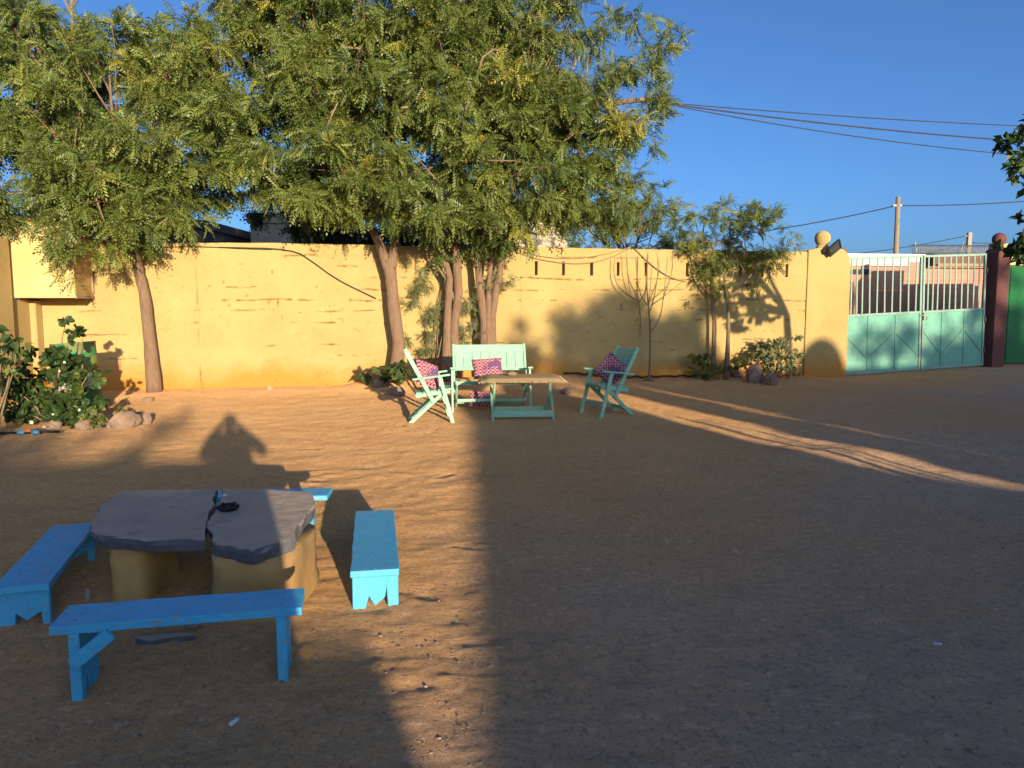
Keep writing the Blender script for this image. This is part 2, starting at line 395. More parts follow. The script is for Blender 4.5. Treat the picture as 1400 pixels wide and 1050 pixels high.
for (ax, ay, bx, by) in ((2.0, 11.6, 7.2, 4.6), (3.3, 11.6, 8.6, 5.4)):      # two wheel ruts curving to the gate
    L = math.hypot(bx-ax, by-ay); ux, uy = (bx-ax)/L, (by-ay)/L
    d = (X-ax)*-uy+(Y-ay)*ux+.25*np.sin(((X-ax)*ux+(Y-ay)*uy)*.7)
    Zr += near*(-.022*np.exp(-(d/.12)**2)+.014*np.exp(-((np.abs(d)-.26)/.1)**2))
Zr += near*.05*np.exp(-((X-3.4)/1.3)**2-((Y-7.9)/.55)**2)
Z = ground_base(X, Y)+near*Zr
V = np.stack([X.ravel(), Y.ravel(), Z.ravel()], 1)
g = link('ground', np_mesh('ground', V, grid_faces(len(ys), len(xs)), M['ground'], True)); tag(g, kind='structure')

# ------------------------------------------------------------------ foliage
def leaf_template(pairs=7, droop=.35, w=.065, ll=.30, fold=.25):
    vs = []; fs = []
    def put(base, d, L, wd, nrm):
        d = d.normalized(); s = d.cross(nrm).normalized(); b = len(vs)
        vs.extend([base, base+d*L*.45+s*wd, base+d*L, base+d*L*.45-s*wd]); fs.append((b, b+1, b+2, b+3))
    for k in range(pairs+1):
        t = .14+.86*k/pairs; base = Vector((t, 0, .12*math.sin(t*2)-droop*t*t))
        tan = Vector((1, 0, -2*droop*t+.1)).normalized()
        L = ll*(1-.45*abs(t-.55)/.55)
        if k == pairs: put(base, tan, L, w, Vector((0, 0, 1))); continue
        for s in (-1, 1):
            d = Vector((.62, s*.8, -fold*random.uniform(.4, 1.6)))
            put(base, d, L*random.uniform(.85, 1.1), w, Vector((0, s*.25, 1)))
    return np.array([tuple(v) for v in vs]), np.array(fs)
def broad_template():
    v = np.array([(0, 0, 0), (.32, .34, .05), (.72, .28, .02), (1, 0, -.12), (.72, -.28, .02), (.32, -.34, .05), (.5, 0, -.06)])
    return v, np.array([(0, 6, 2, 1), (6, 3, 3, 2), (0, 5, 4, 6), (6, 4, 3, 3)])
NEEM = [leaf_template(6, d, .052, .31, f) for d, f in ((.2, .2), (.38, .5), (.55, .8), (.3, .4))]
NEEM_T = [leaf_template(5, d, .062, .34, .4) for d in (.25, .45)]
_b = np.array([(0, 0, 0), (.35, .33, .05), (.78, .24, 0), (1, 0, -.12), (.78, -.24, 0), (.35, -.33, .05)])
BROAD = [(np.vstack([_b, [(.45, 0, -.05)]]), np.array([(0, 6, 2, 1), (6, 3, 3, 2), (0, 5, 4, 6), (6, 4, 3, 3)]))]
BROAD = [(np.array([(0, 0, 0), (.4, .34, .04), (1, 0, -.10), (.4, -.34, .04)]), np.array([(0, 1, 2, 3)])),
         (np.array([(0, 0, 0), (.45, .30, .07), (1, 0, -.22), (.45, -.30, .07)]), np.array([(0, 1, 2, 3)]))]
def lobed(n=6):
    a = np.linspace(-2.4, 2.4, 2*n+1); r = np.where(np.arange(2*n+1) % 2 == 0, .5, .40)
    v = [(0, 0, 0)]+[(.42+rr*math.cos(t), rr*math.sin(t), .05*math.sin(3*t)) for t, rr in zip(a, r)]
    f = [(0, i, i+1, i+2) for i in range(1, 2*n, 2)]
    return np.array(v), np.array(f)
LOBED = [lobed()]

def foliage(name, P, D, S, T, tmpl, m, parent=None, roll=.7, rng=RNG):
    """leaves at P pointing along D, size S, tint (red = light, green = yellow) T"""
    Vs, Fs, Ts = [], [], []; off = 0; N = len(P); pick = rng.integers(0, len(tmpl), N)
    D = D/np.maximum(np.linalg.norm(D, axis=1, keepdims=True), 1e-6)
    up = np.tile([0, 0, 1.0], (N, 1))+rng.normal(0, .15, (N, 3))
    y = np.cross(up, D); y /= np.maximum(np.linalg.norm(y, axis=1, keepdims=True), 1e-6); z = np.cross(D, y)
    a = rng.normal(0, roll, N)[:, None]; y2 = y*np.cos(a)+z*np.sin(a); z2 = -y*np.sin(a)+z*np.cos(a)
    for k, (tv, tf) in enumerate(tmpl):
        i = np.where(pick == k)[0]
        if not len(i): continue
        B = np.stack([D[i], y2[i], z2[i]], 1)
        W = np.einsum('vk,nkj->nvj', tv, B)*S[i][:, None, None]+P[i][:, None, :]
        nv = len(tv); Vs.append(W.reshape(-1, 3)); Fs.append((tf[None]+(np.arange(len(i))*nv)[:, None, None]).reshape(-1, tf.shape[1])+off)
        Ts.append(np.repeat(T[i], nv, axis=0)); off += len(i)*nv
    V = np.vstack(Vs); me = np_mesh(name, V, np.vstack(Fs), m, False)
    c = np.ones((len(V), 4), np.float32); c[:, :2] = np.vstack(Ts)
    if len(me.vertices) == len(V):
        at = me.color_attributes.new('tint', 'FLOAT_COLOR', 'POINT'); at.data.foreach_set('color', c.ravel())
    o = link(name, me, parent); o['kind'] = 'stuff'; return o
def blob_leaves(blobs, per, size, droop=.5, twig=7, rng=RNG, shell=2.0, yellow=.15, clump=12.0):
    """blobs: (x,y,z,rx,ry,rz). leaf sprays on twigs spread through each blob, mostly its outer shell"""
    P, D, S, T, tips = [], [], [], [], []
    for b in blobs:
        c = np.array(b[:3]); r = np.array(b[3:6]); vol = (r[0]*r[1]*r[2])**(2/3)
        n = max(3, int(per*vol))
        nc = max(3, int(n/clump)); dc = rng.normal(0, 1, (nc, 3)); dc /= np.linalg.norm(dc, axis=1, keepdims=True)
        cc = c+dc*r*(rng.random(nc)**(1/shell))[:, None]; ci = rng.integers(0, nc, n)
        sig = max(.30*min(r.min(), .55), size*.45)
        tp = cc[ci]+rng.normal(0, 1, (n, 3))*np.array([sig, sig, sig*.55]); d = (tp-c)/r; d /= np.maximum(np.linalg.norm(d, axis=1, keepdims=True), 1e-6)
        d = d*.6+(tp-cc[ci])/sig*.4; tone = np.clip(rng.random(nc)[ci]*.5+rng.random(n)*.3, 0, 1); yel = ((rng.random(nc) < yellow)*rng.random(nc))[ci]*.8+(rng.random(n) < .05)*.5
        for j in range(n):
            ax = d[j]*np.array([1, 1, .6])+rng.normal(0, .35, 3); ax /= np.linalg.norm(ax)
            k = rng.integers(twig-2, twig+3)
            dirs = ax*.75+rng.normal(0, .62, (k, 3)); dirs[:, 2] -= droop*rng.random(k)
            P.append(tp[j]+ax*rng.random((k, 1))*size*.5-ax*size*.3+rng.normal(0, size*.06, (k, 3))); D.append(dirs); S.append(size*rng.uniform(.6, 1.2, k))
            T.append(np.stack([np.clip(tone[j]+rng.random(k)*.4, 0, 1), np.clip(yel[j]+rng.normal(0, .08, k), 0, 1)], 1))
            tips.append(tp[j])
    return np.vstack(P), np.vstack(D), np.concatenate(S), np.vstack(T), np.array(tips)
def limb(a, b, r0, r1, sag=.0, n=7, wob=.05, rng=random):
    a = Vector(a); b = Vector(b); mid = (a+b)/2+Vector((rng.uniform(-1, 1), rng.uniform(-1, 1), 0))*(b-a).length*.10+Vector((0, 0, sag))
    pts = []; rr = []
    for i in range(n):
        t = i/(n-1); pts.append(a*(1-t)**2+mid*2*t*(1-t)+b*t*t+Vector((rng.uniform(-1, 1), rng.uniform(-1, 1), rng.uniform(-1, 1)))*wob*(b-a).length*.15*(0 < i < n-1))
        rr.append(r0+(r1-r0)*t)
    return pts, rr
def pxblob(px, py, y, r, ry=None, squash=1.0):
    p = at_y(px, py, y); k = y/F; rr = r*k
    return (p.x, p.y, p.z, rr, ry if ry else rr*.9, rr*squash)
def make_tree(name, label, base, trunks, blobs, per, size, m, group=None, tmpl=NEEM, droop=.6, nbranch=9, seed=1, twig=7, yellow=.06, barkm=None, extra_branches=(), inner=0):
    """trunks: list of (list of points, list of radii), world coordinates"""
    rng = np.random.default_rng(seed); rnd = random.Random(seed); bm_ = barkm or M['bark']
    t = thing(name, label, 'tree', base, 0, group); off = Vector(base)
    for pts, rad in trunks:
        # finer trunk with knobbly outline
        P2, R2 = [], []; rad = [rad[0]*1.22, *rad[1:]] if pts[0] is pts[0] and abs(Vector(pts[0]).z-base[2]) < .05 else rad
        for i in range(len(pts)-1):
            a, b = Vector(pts[i]), Vector(pts[i+1])
            for k in range(5):
                f = k/5; P2.append(a.lerp(b, f)-off); R2.append((rad[i]*(1-f)+rad[i+1]*f)*(1+rnd.uniform(-.05, .05)))
        P2.append(Vector(pts[-1])-off); R2.append(rad[-1])
        MB().tube(P2, R2, 12, True, .05).build('trunk', bm_, t)
    P, D, S, T, tips = blob_leaves(blobs, per, size, droop, twig, rng, yellow=yellow)
    foliage('crown', P-np.array(off), D, S, T, tmpl, m, t, .8, rng)
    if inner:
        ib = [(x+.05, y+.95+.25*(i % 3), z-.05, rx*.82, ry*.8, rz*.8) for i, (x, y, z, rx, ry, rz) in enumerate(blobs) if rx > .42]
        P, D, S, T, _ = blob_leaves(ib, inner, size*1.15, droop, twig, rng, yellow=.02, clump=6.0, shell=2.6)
        foliage('crown_interior', P-np.array(off), D, S, T*.5, NEEM_T, m, t, .9, rng)  # inner leaves tinted darker: the crown's own shade put into the colour
    order = sorted(range(len(blobs)), key=lambda i: -blobs[i][3])[:nbranch]
    for i in order:
        b = blobs[i]; e = Vector(b[:3]); st, ra = min(((Vector(p[-1]), r[-1]) for p, r in trunks), key=lambda q: (q[0]-e).length)
        pts, rr = limb(st-off, e-off, min(ra*.75, .07), .015, .15, rng=rnd); mb = MB().tube(pts, rr, 8)
        for q in range(5):
            d = Vector((rnd.gauss(0, 1), rnd.gauss(0, 1), rnd.gauss(.4, 1))).normalized()
            p2, r2 = limb(pts[3+q % 4], e-off+d*b[3]*.9, .018, .004, .05, 6, rng=rnd); mb.tube(p2, r2, 5)
        mb.build('branch', bm_, t)
    for pts, rr in extra_branches:
        MB().tube([Vector(p)-off for p in pts], rr, 8).build('branch', barkm or M['barkd'], t)
    return t

# ------------------------------------------------------------------ the yellow wall
S0, S1 = wall_s(55)-.3, wall_s(1100)
SB = wall_s(712)                                     # from here the slotted block course runs to the pillar
ZT, ZL, ZC = 2.66, 2.12, 2.39
def top_z(s): return ZT+.022*fbm(s*.9, s*0+3, 41, 3)
def wall_shade_chip(s, z):  # first mask is painted crack shade, second is chipped earth
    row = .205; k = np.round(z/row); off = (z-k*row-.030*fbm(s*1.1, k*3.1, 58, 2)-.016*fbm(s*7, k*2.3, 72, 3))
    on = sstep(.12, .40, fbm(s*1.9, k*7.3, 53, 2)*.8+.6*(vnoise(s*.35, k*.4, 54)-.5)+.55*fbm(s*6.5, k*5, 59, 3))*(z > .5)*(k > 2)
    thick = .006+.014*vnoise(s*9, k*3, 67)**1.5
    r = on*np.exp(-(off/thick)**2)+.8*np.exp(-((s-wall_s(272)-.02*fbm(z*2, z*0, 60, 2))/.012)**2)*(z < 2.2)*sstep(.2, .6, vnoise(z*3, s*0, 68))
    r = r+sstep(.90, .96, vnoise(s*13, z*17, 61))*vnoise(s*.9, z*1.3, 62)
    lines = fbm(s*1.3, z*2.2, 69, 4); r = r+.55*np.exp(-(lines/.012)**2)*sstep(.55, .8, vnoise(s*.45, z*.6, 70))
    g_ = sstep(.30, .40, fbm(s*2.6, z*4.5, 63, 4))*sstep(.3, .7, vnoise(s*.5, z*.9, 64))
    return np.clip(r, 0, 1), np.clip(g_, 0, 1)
def wall_relief(s, z):
    d = .014*fbm(s*.8, z*1.1, 51, 3)+.006*fbm(s*5, z*6, 52, 3)+.0025*fbm(s*22, z*24, 57, 2)
    row = .205; k = np.round(z/row); off = (z-k*row-.030*fbm(s*1.1, k*3.1, 58, 2)-.016*fbm(s*7, k*2.3, 72, 3))
    on = sstep(.12, .40, fbm(s*1.9, k*7.3, 53, 2)*.8+.6*(vnoise(s*.35, k*.4, 54)-.5)+.55*fbm(s*6.5, k*5, 59, 3))*(z > .5)*(k > 2)
    d = d-.030*on*np.exp(-(off/.011)**2)
    d = d+.012*sstep(.1, -.1, s-wall_s(272))*(z > 0)                  # the left bay stands a little proud of its seam
    d = d-.020*np.exp(-((s-wall_s(272)-.02*fbm(z*2, z*0, 60, 2))/.014)**2)*(z < 2.2)
    pit = vnoise(s*13, z*17, 61); d = d-.018*sstep(.90, .97, pit)*vnoise(s*.9, z*1.3, 62)
    shade_chip = fbm(s*2.6, z*4.5, 63, 4); d = d-.012*sstep(.34, .42, shade_chip)*sstep(.3, .7, vnoise(s*.5, z*.9, 64))
    foot = sstep(.55, .05, z); return d-.03*foot*vnoise(s*2.5, z*3, 65)+.03*foot
def wall_strip(name, s0, s1, zlo, zhi, m, parent, thick=.32, ds=.025, dz=.0125):
    s = np.arange(s0, s1+ds*.5, ds); hi = zhi(s) if callable(zhi) else np.full(len(s), zhi)
    n = int((np.max(hi)-zlo)/dz); t = np.linspace(0, 1, n); S = np.tile(s, (n, 1)); Zz = zlo+(hi[None]-.03-zlo)*t[:, None]
    O = wall_relief(S, Zz); rows_z = list(Zz); rows_o = list(O)
    r = .03 if callable(zhi) else .004
    for a in (30, 60, 90):
        rows_z.append(hi-r+r*math.sin(R(a))); rows_o.append(O[-1]-r*(1-math.cos(R(a))))
    rows_z.append(hi+.01*fbm(s*4, s*0, 66, 2)); rows_o.append(np.full(len(s), -thick*.5)); rows_z.append(hi); rows_o.append(np.full(len(s), -thick)); rows_z.append(np.full(len(s), zlo)); rows_o.append(np.full(len(s), -thick))
    Zz = np.array(rows_z); O = np.array(rows_o); nr = len(Zz); S = np.tile(s, (nr, 1))
    V = np.stack([WA.x+WD.x*S-WN.x*O, WA.y+WD.y*S-WN.y*O, Zz], -1).reshape(-1, 3)
    f = [grid_faces(nr, len(s))]; me = np_mesh(name, V, f[0], m, True)
    o = link(name, me, parent); cr, cg = wall_shade_chip(S, Zz); c4 = np.zeros((nr*len(s), 4), np.float32); c4[:, 0] = (cr*(O > -.2)).ravel(); c4[:, 1] = (cg*(O > -.2)).ravel(); c4[:, 3] = 1
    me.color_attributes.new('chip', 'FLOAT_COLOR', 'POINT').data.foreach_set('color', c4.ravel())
    for k in (0, len(s)-1):                                        # end faces
        e = MB(); e.add([V[i*len(s)+k] for i in range(nr)], [tuple(range(nr))])
        eo = e.build('end_face', m, o if parent is None else parent)
    return o
wall = thing('courtyard_wall', 'long plastered yellow mud block wall across the back of the yard, orange at its foot', 'wall')
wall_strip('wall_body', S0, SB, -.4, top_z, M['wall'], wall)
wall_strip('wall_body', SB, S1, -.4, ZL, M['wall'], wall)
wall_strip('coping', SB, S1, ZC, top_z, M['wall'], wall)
sl_px = [733, 770, 808, 844, 882, 938, 973, 1010, 1040, 1073]
edges = [SB]+[wall_s(p) for p in sl_px]+[S1]
for i in range(len(edges)-1):
    a, b = edges[i]+(.028 if i else -.02), edges[i+1]-(.028 if i < len(edges)-2 else -.02)
    mb = MB(); c = wp((a+b)/2, (ZL+ZC)/2, -.155+random.uniform(-.006, .008)); Mr = Matrix.Rotation(WANG+random.uniform(-.008, .008), 3, 'Z')
    mb.box((0, 0, 0), (b-a, .31, ZC-ZL+.012), Mr); mb.build('block', M['wall'], wall, .012, 2, loc=c)
# end pillar with a rounded shoulder, ball and floodlight
a, b = S1-.0, wall_s(1158); ph = 2.66
prof = [(a, -.4), (b-.01, -.4), (b, .3), (b, 2.38), (b-.03, 2.53), (b-.09, 2.63), (b-.18, 2.70), (b-.32, 2.735), (a+.28, 2.74), (a+.12, 2.70), (a, 2.675)]
mb = MB().prism([(s, z) for s, z in prof], 'y', -.04, .36)
p = mb.build('end_pillar', M['wall'], wall, .018, 3, loc=wp(0, 0, 0), rot=(0, 0, WANG))
MB().box((0, 0, 0), (.02, .30, 2.40)).build('pink_edge', M['pink'], wall, .004, 1, loc=wp(b+.012, 1.2, -.16), rot=(0, 0, WANG))
pc = wp(wall_s(1124), 2.735, -.12)
fin = thing('ball_finial', 'round yellow plaster ball on top of the wall pillar left of the gate', 'finial', pc)
def ball(r, z0, seg=20): return [(r*math.sin(R(a))*(1+.03*math.sin(a)), z0-r*math.cos(R(a))) for a in range(8, 180, 12)]
MB().lathe([(.13, -.02), (.125, .04), (.10, .07)], 16).build('neck', M['wall'], fin)
MB().lathe(ball(.165, .20)).build('ball', M['wall'], fin)
fl = thing('floodlight', 'black framed floodlight on a bracket in front of the plaster ball finial', 'lamp', wp(wall_s(1124), 2.60, .05), WANG)
MB().bar((-.1, .02, .0), (-.1, -.10, .07), .03, .03).bar((-.12, -.10, .07), (.02, -.16, .05), .03, .03).build('bracket', M['black'], fl)
Mr = Matrix.Rotation(R(-38), 3, 'Y') @ Matrix.Rotation(R(30), 3, 'X')
mb = MB()
for c, d in (((-.15, 0, 0), (.03, .05, .24)), ((.15, 0, 0), (.03, .05, .24)), ((0, 0, .105), (.27, .05, .03)), ((0, 0, -.105), (.27, .05, .03))): mb.box(Mr @ Vector(c), d, Mr)
mb.build('housing', M['black'], fl, .006, 1, loc=(.08, -.14, .12))
MB().box((0, 0, 0), (.27, .012, .18), Mr).build('lens', M['glass'], fl, loc=(.08, -.14, .12))

# ------------------------------------------------------------------ gate
gA, gB = Vector((7.16, 16.56, .015)), Vector((10.76, 17.52, .16))
gw = (gB-gA).length; grz = math.atan2(gB.y-gA.y, gB.x-gA.x); gtilt = -math.asin((gB.z-gA.z)/gw)
def gate_leaf(label, x0, w, barx, seams, diag, latch):
    t = thing('gate_leaf', label, 'gate', gA+(gB-gA)*(x0/gw), grz, 'leaves of the mint green yard gate'); t.rotation_euler = (0, gtilt, grz)
    H, hp = 2.53, 1.27
    fr = MB(); s = .05
    for c, d in (((s/2, 0, H/2), (s, s, H)), ((w-s/2, 0, H/2), (s, s, H)), ((w/2, 0, H-s/2), (w-2*s, s, s)), ((w/2, 0, hp+.02), (w-2*s, s-.004, .05)), ((w/2, 0, .03), (w-2*s, s-.004, .05))): fr.box(c, d)
    fr.build('frame', M['gatebar'], t, .005, 1)
    ed = [s]+[w*q for q in seams]+[w-s]
    for i in range(len(ed)-1):
        a, b = ed[i]+.004, ed[i+1]-.004
        MB().box(((a+b)/2, .0+random.uniform(-.003, .003), (hp-.05)/2+.05), (b-a, .012, hp-.06)).build('sheet_panel', M['gate'], t, .003, 1)
        if i < len(ed)-2: MB().box((ed[i+1], -.012, hp/2+.03), (.022, .02, hp-.07)).build('seam_strip', M['gate'], t, .003, 1)
        (fa, za), (fb, zb) = diag[i]
        MB().bar((a+(b-a)*fa, -.016, za*hp), (a+(b-a)*fb, -.016, zb*hp), .014, .026).build('diagonal_brace', M['gate'], t, .003, 1)
    for zh in (.35, 1.05, 2.15):
        MB().tube([(.0 if not latch else w, -.035, zh-.07), (.0 if not latch else w, -.035, zh+.07)], .022, 8).build('hinge', M['rust'], t)
    for q in barx:
        MB().box((0, 0, 0), (.036, .02, H-hp-.09)).build('upright_bar', M['gatebar'], t, .004, 1, loc=(w*q, random.uniform(-.003, .003), hp+.045+(H-hp-.09)/2), rot=(0, R(random.uniform(-.7, .7)), 0))
    if latch:
        l = MB().box((.03, -.05, hp-.08), (.05, .03, .16)).bar((-.06, -.055, hp-.05), (.12, -.055, hp-.05), .02, .02).build('latch', M['gatebar'], t, .004, 1)
        MB().box((.10, -.05, hp-.12), (.05, .02, .07)).build('padlock', M['steel'], l, .006, 1)
    return t
lw = gw*.535
gate_leaf('sunlit mint green gate leaf with upright bars, beside the yellow wall pillar', 0, lw-.012, [(q-133)/(567-133) for q in (172, 202, 233, 272, 315, 357, 401, 446, 492, 536)], (.30, .66), (((0, .67), (.98, .28)), ((.03, .28), (.97, .68)), ((.05, .67), (.98, .27))), False)
gate_leaf('mint green gate leaf mostly in shade, with the latch, hung on the maroon pillar', lw+.012, gw-lw-.03, [(q-580)/(1035-580) for q in (620, 655, 690, 735, 777, 818, 862, 906, 950, 990)], (.31, .67), (((0, .67), (.96, .27)), ((.04, .27), (.98, .68)), ((.03, .66), (.98, .26))), True)

gd = (gB-gA).normalized(); gd.z = 0; gd.normalize(); gn = Vector((-gd.y, gd.x, 0))
pp = gA+(gB-gA)*1.0+gd*.20; pp.z = 0
t = thing('maroon_pillar', 'maroon plastered gate pillar between the mint gate and the green door', 'pillar', pp, grz)
MB().prism([(-.17, -.2), (.17, -.2), (.17, 2.68), (.10, 2.78), (-.09, 2.79), (-.17, 2.70)], 'y', -.2, .2).build('shaft', M['maroon'], t, .02, 3)
t = thing('ball_finial', 'dark shaded plaster ball on top of the maroon pillar right of the gate', 'finial', pp+gd*.02+Vector((0, 0, 2.78)))
MB().lathe([(.12, -.02), (.115, .05), (.10, .09)], 16).build('neck', M['maroon'], t); MB().lathe(ball(.15, .22)).build('ball', M['maroon'], t)
hp_ = pp+gd*.17
t = thing('gatehouse', 'shaded brown yellow block house at the far right with a green metal door', 'house', hp_, grz)
mb = MB()
mb.box((.50, .25, 2.68), (.96, .36, .48)).box((2.1, .25, 2.48), (2.2, .34, .14)).box((2.62, .25, 1.0), (1.2, .36, 2.8)).box((.045, .25, 1.1), (.08, .34, 2.66)).box((3.12, 1.1, 1.1), (.2, 1.34, 2.4))
mb.build('wall', M['boxp'], t)
MB().box((1.05, .17, 1.30), (1.92, .03, 2.24)).build('door', M['green'], t, .006, 1)
for k in range(3): MB().box((.42+.63*k, .148, 1.30), (.03, .016, 2.22)).build('door_rib', M['green'], t, .003, 1)

# ------------------------------------------------------------------ left side: boundary wall and the wall box
sl = wall_s(52)
t = thing('side_wall', 'low yellow side wall and its taller end at the left edge, under the cream box', 'wall', wp(sl), WANG)
MB().box((-.16, -.50, .62), (.32, 1.0, 2.05)).build('wall_body', M['wall'], t, .03, 3)
MB().box((-.14, -1.55, 1.0), (.36, 1.1, 3.25)).build('end_pier', M['wall'], t, .06, 3)
MB().box((.03, -.16, .6), (.12, .3, 2.04)).build('buttress', M['wall'], t, .03, 3)
sb1 = wall_s(131)+.0; z0 = 1.665; zt = at_y(60, 295, on_wall(60, 300, .9).y).z
sb0 = wall_s(6, .9)
t = thing('cream_wall_box', 'big smooth cream box built out from the wall at the left, above the drum', 'wall box', wp(sb1, z0), WANG)
MB().box((-(sb1-sb0)/2, -.45, (zt-z0)/2), (sb1-sb0, .96, zt-z0)).build('box_body', M['boxp'], t, .012, 2)
MB().box((.006, -.45, .015), (.02, .94, .05)).build('side_ledge', M['mud'], t, .004, 1)
MB().box((.008, -.06, .33), (.03, .06, .5)).build('side_strip', M['mud'], t, .004, 1)

# ------------------------------------------------------------------ buildings beyond the wall
def simple_house(name, label, p0, p1, y, ztop, depth, m, par=.25, windows=()):
    a, b = at_y(p0, 400, y).x, at_y(p1, 400, y).x
    t = thing(name, label, 'house', ((a+b)/2, y, 0)); w = b-a
    MB().box((0, depth/2, ztop/2-.1), (w, depth, ztop+.2)).build('wall', m, t, .03, 2)
    MB().box((0, depth/2, ztop+par/2), (w+.16, depth+.16, par)).build('parapet', m, t, .03, 2)
    for wx, wz, ww, wh in windows:
        f = MB().box((wx, -.0, wz), (ww, .10, wh)).build('window', M['mud'], t, .01, 1); MB().box((wx, -.055, wz), (ww-.14, .012, wh-.14)).build('pane', M['black'], f)
    return t
simple_house('mud_house', 'dark grey mud building behind the wall at the left, under the first tree', 150, 281, 21, 3.55, 5, M['grey'])
simple_house('cream_house', 'cream rendered house behind the wall between the big tree crowns', 345, 470, 23, 3.9, 5, M['cream'], .3)
simple_house('cream_house', 'cream rendered house behind the slotted part of the wall', 640, 775, 24, 4.05, 5, M['cream'], .35, ((-.6, 3.2, .7, .7),))
# pink street house seen through the gate bars, its low yard wall and the brown building behind
def px_x(px, y): return at_y(px, 400, y).x
yh = 21.6
t = thing('pink_house', 'salmon pink block house across the street seen through the gate bars', 'house', (px_x(1285, yh), yh, 0), R(10))
MB().box((-.1, 2.2, 1.2), (9.2, 4.4, 2.75)).build('wall', M['pink'], t, .03, 2)
MB().box((-2.9, 2.2, 2.69), (3.65, 4.5, .22)).build('white_coping', M['white'], t, .02, 2); MB().box((1.0, -.05, 2.56), (3.0, .24, .03)).build('ledge', M['mud'], t)
MB().box((-3.2, -.02, 2.42), (2.0, .10, .13)).build('window_slot', M['black'], t); MB().box((2.6, -.06, 2.0), (1.6, .16, .95)).build('door', M['brown'], t, .01, 1)
t = thing('white_roofed_house', 'far house with a white roof band beside the wooden utility pole', 'house', (px_x(1195, 27), 27.5, 0), R(8))
MB().box((0, 1.5, 1.5), (4.2, 3, 3.0)).build('wall', M['pink'], t, .03, 2); MB().box((0, 1.5, 3.15), (4.3, 3.1, .30)).build('roof_band', M['white'], t, .02, 2)
MB().box((-1.4, .2, 3.42), (.35, .35, .25)).box((-.95, .3, 3.40), (.5, .2, .18)).build('roof_block', M['brown'], t, .03, 1)
yb = 28.5
t = thing('brown_building', 'dark brown building behind the pink house with coiled wire along its roof', 'house', (px_x(1300, yb), yb, 0), R(6))
MB().box((1.35, 3, 1.6), (4.1, 6, 3.5)).build('wall', M['brown'], t, .03, 2); MB().box((1.35, -.05, 2.95), (3.9, .16, .10)).build('ledge', M['mud'], t)
t2 = thing('razor_wire', 'coiled razor wire running along the roof edge above the gate', 'wire', (px_x(1318, yb), yb, 3.35), R(6))
pts = [(-2.0+5.8*i/900, .2+.17*math.cos(i*.55), .16+.17*math.sin(i*.55)) for i in range(900)]
MB().tube(pts, .012, 4).build('coil', M['steel'], t2); MB().tube([(-2.0, .2, .16), (3.8, .2, .16)], .01, 4).build('carrier_wire', M['wire'], t2)
for k in range(4): MB().bar((-1.8+1.7*k, .2, 0), (-1.9+1.7*k+.2*(k % 2), .2, .45), .03, .03).build('stake', M['steel'], t2)

# ------------------------------------------------------------------ poles and wires
def sagline(a, b, sag, n=18):
    a = Vector(a); b = Vector(b); return [a.lerp(b, i/n)-Vector((0, 0, sag*4*(i/n)*(1-i/n))) for i in range(n+1)]
y1 = 31.0; pt = at_y(1228, 269, y1)
t = thing('utility_pole', 'leaning wooden utility pole standing beyond the gate', 'pole', (at_y(1222, 400, y1).x, y1, 0)); o = Vector(t.location)
MB().tube([(0, 0, -.2), (pt-o)*.5+Vector((.02, 0, 0)), pt-o], [.11, .10, .085], 10).build('shaft', M['pole'], t); MB().box(at_y(1226.5, 281, y1)-o, (.34, .1, .08)).build('insulator', M['steel'], t)
y2 = 52.0; pt2 = at_y(1325.5, 318, y2)
t = thing('utility_pole', 'squared grey concrete utility pole far behind the gate, right of the wooden one', 'pole', (pt2.x, y2, 0))
MB().box((0, 0, pt2.z/2), (.26, .26, pt2.z)).build('shaft', M['concrete'], t, .02, 1); MB().box((-.1, 0, pt2.z-.22), (.5, .1, .08)).build('insulator', M['steel'], t)
def wire(label, a, b, sag, r): tag(MB().tube(sagline(a, b, sag), r, 5).build('overhead_wire', M['wire']), label, 'wire', 'overhead wires')
w1 = at_y(1226, 281, y1)
wire('overhead wire sloping from the wooden pole down left behind the small tree', w1, at_y(1000, 322, y1+3), .1, .022)
wire('overhead wire running level from the wooden pole to the right edge', w1, at_y(1470, 269, y1+1), .1, .022)
wire('upper wire rising to the far concrete pole from the left', at_y(1150, 349, y2-8), at_y(1322, 322, y2), .12, .025)
wire('lower wire rising to the far concrete pole over the razor wire', at_y(1200, 356, y2-8), at_y(1322, 333, y2), .12, .025)
wire('short far wire leaving the concrete pole towards the right', at_y(1328, 332, y2), at_y(1500, 333, y2), .05, .025)
hk = at_y(893, 139, 14.3)
for lab, p, dz in (('topmost of the three cables fanning right from the big tree across the sky', (1500, 176), .06), ('thick middle cable of the three fanning right from the big tree', (1500, 199), .10), ('lowest of the three cables fanning right from the big tree', (1500, 219), .16)):
    wire(lab, hk, at_y(p[0], p[1], 17.5), dz, .014 if 'thick' in lab else .010)

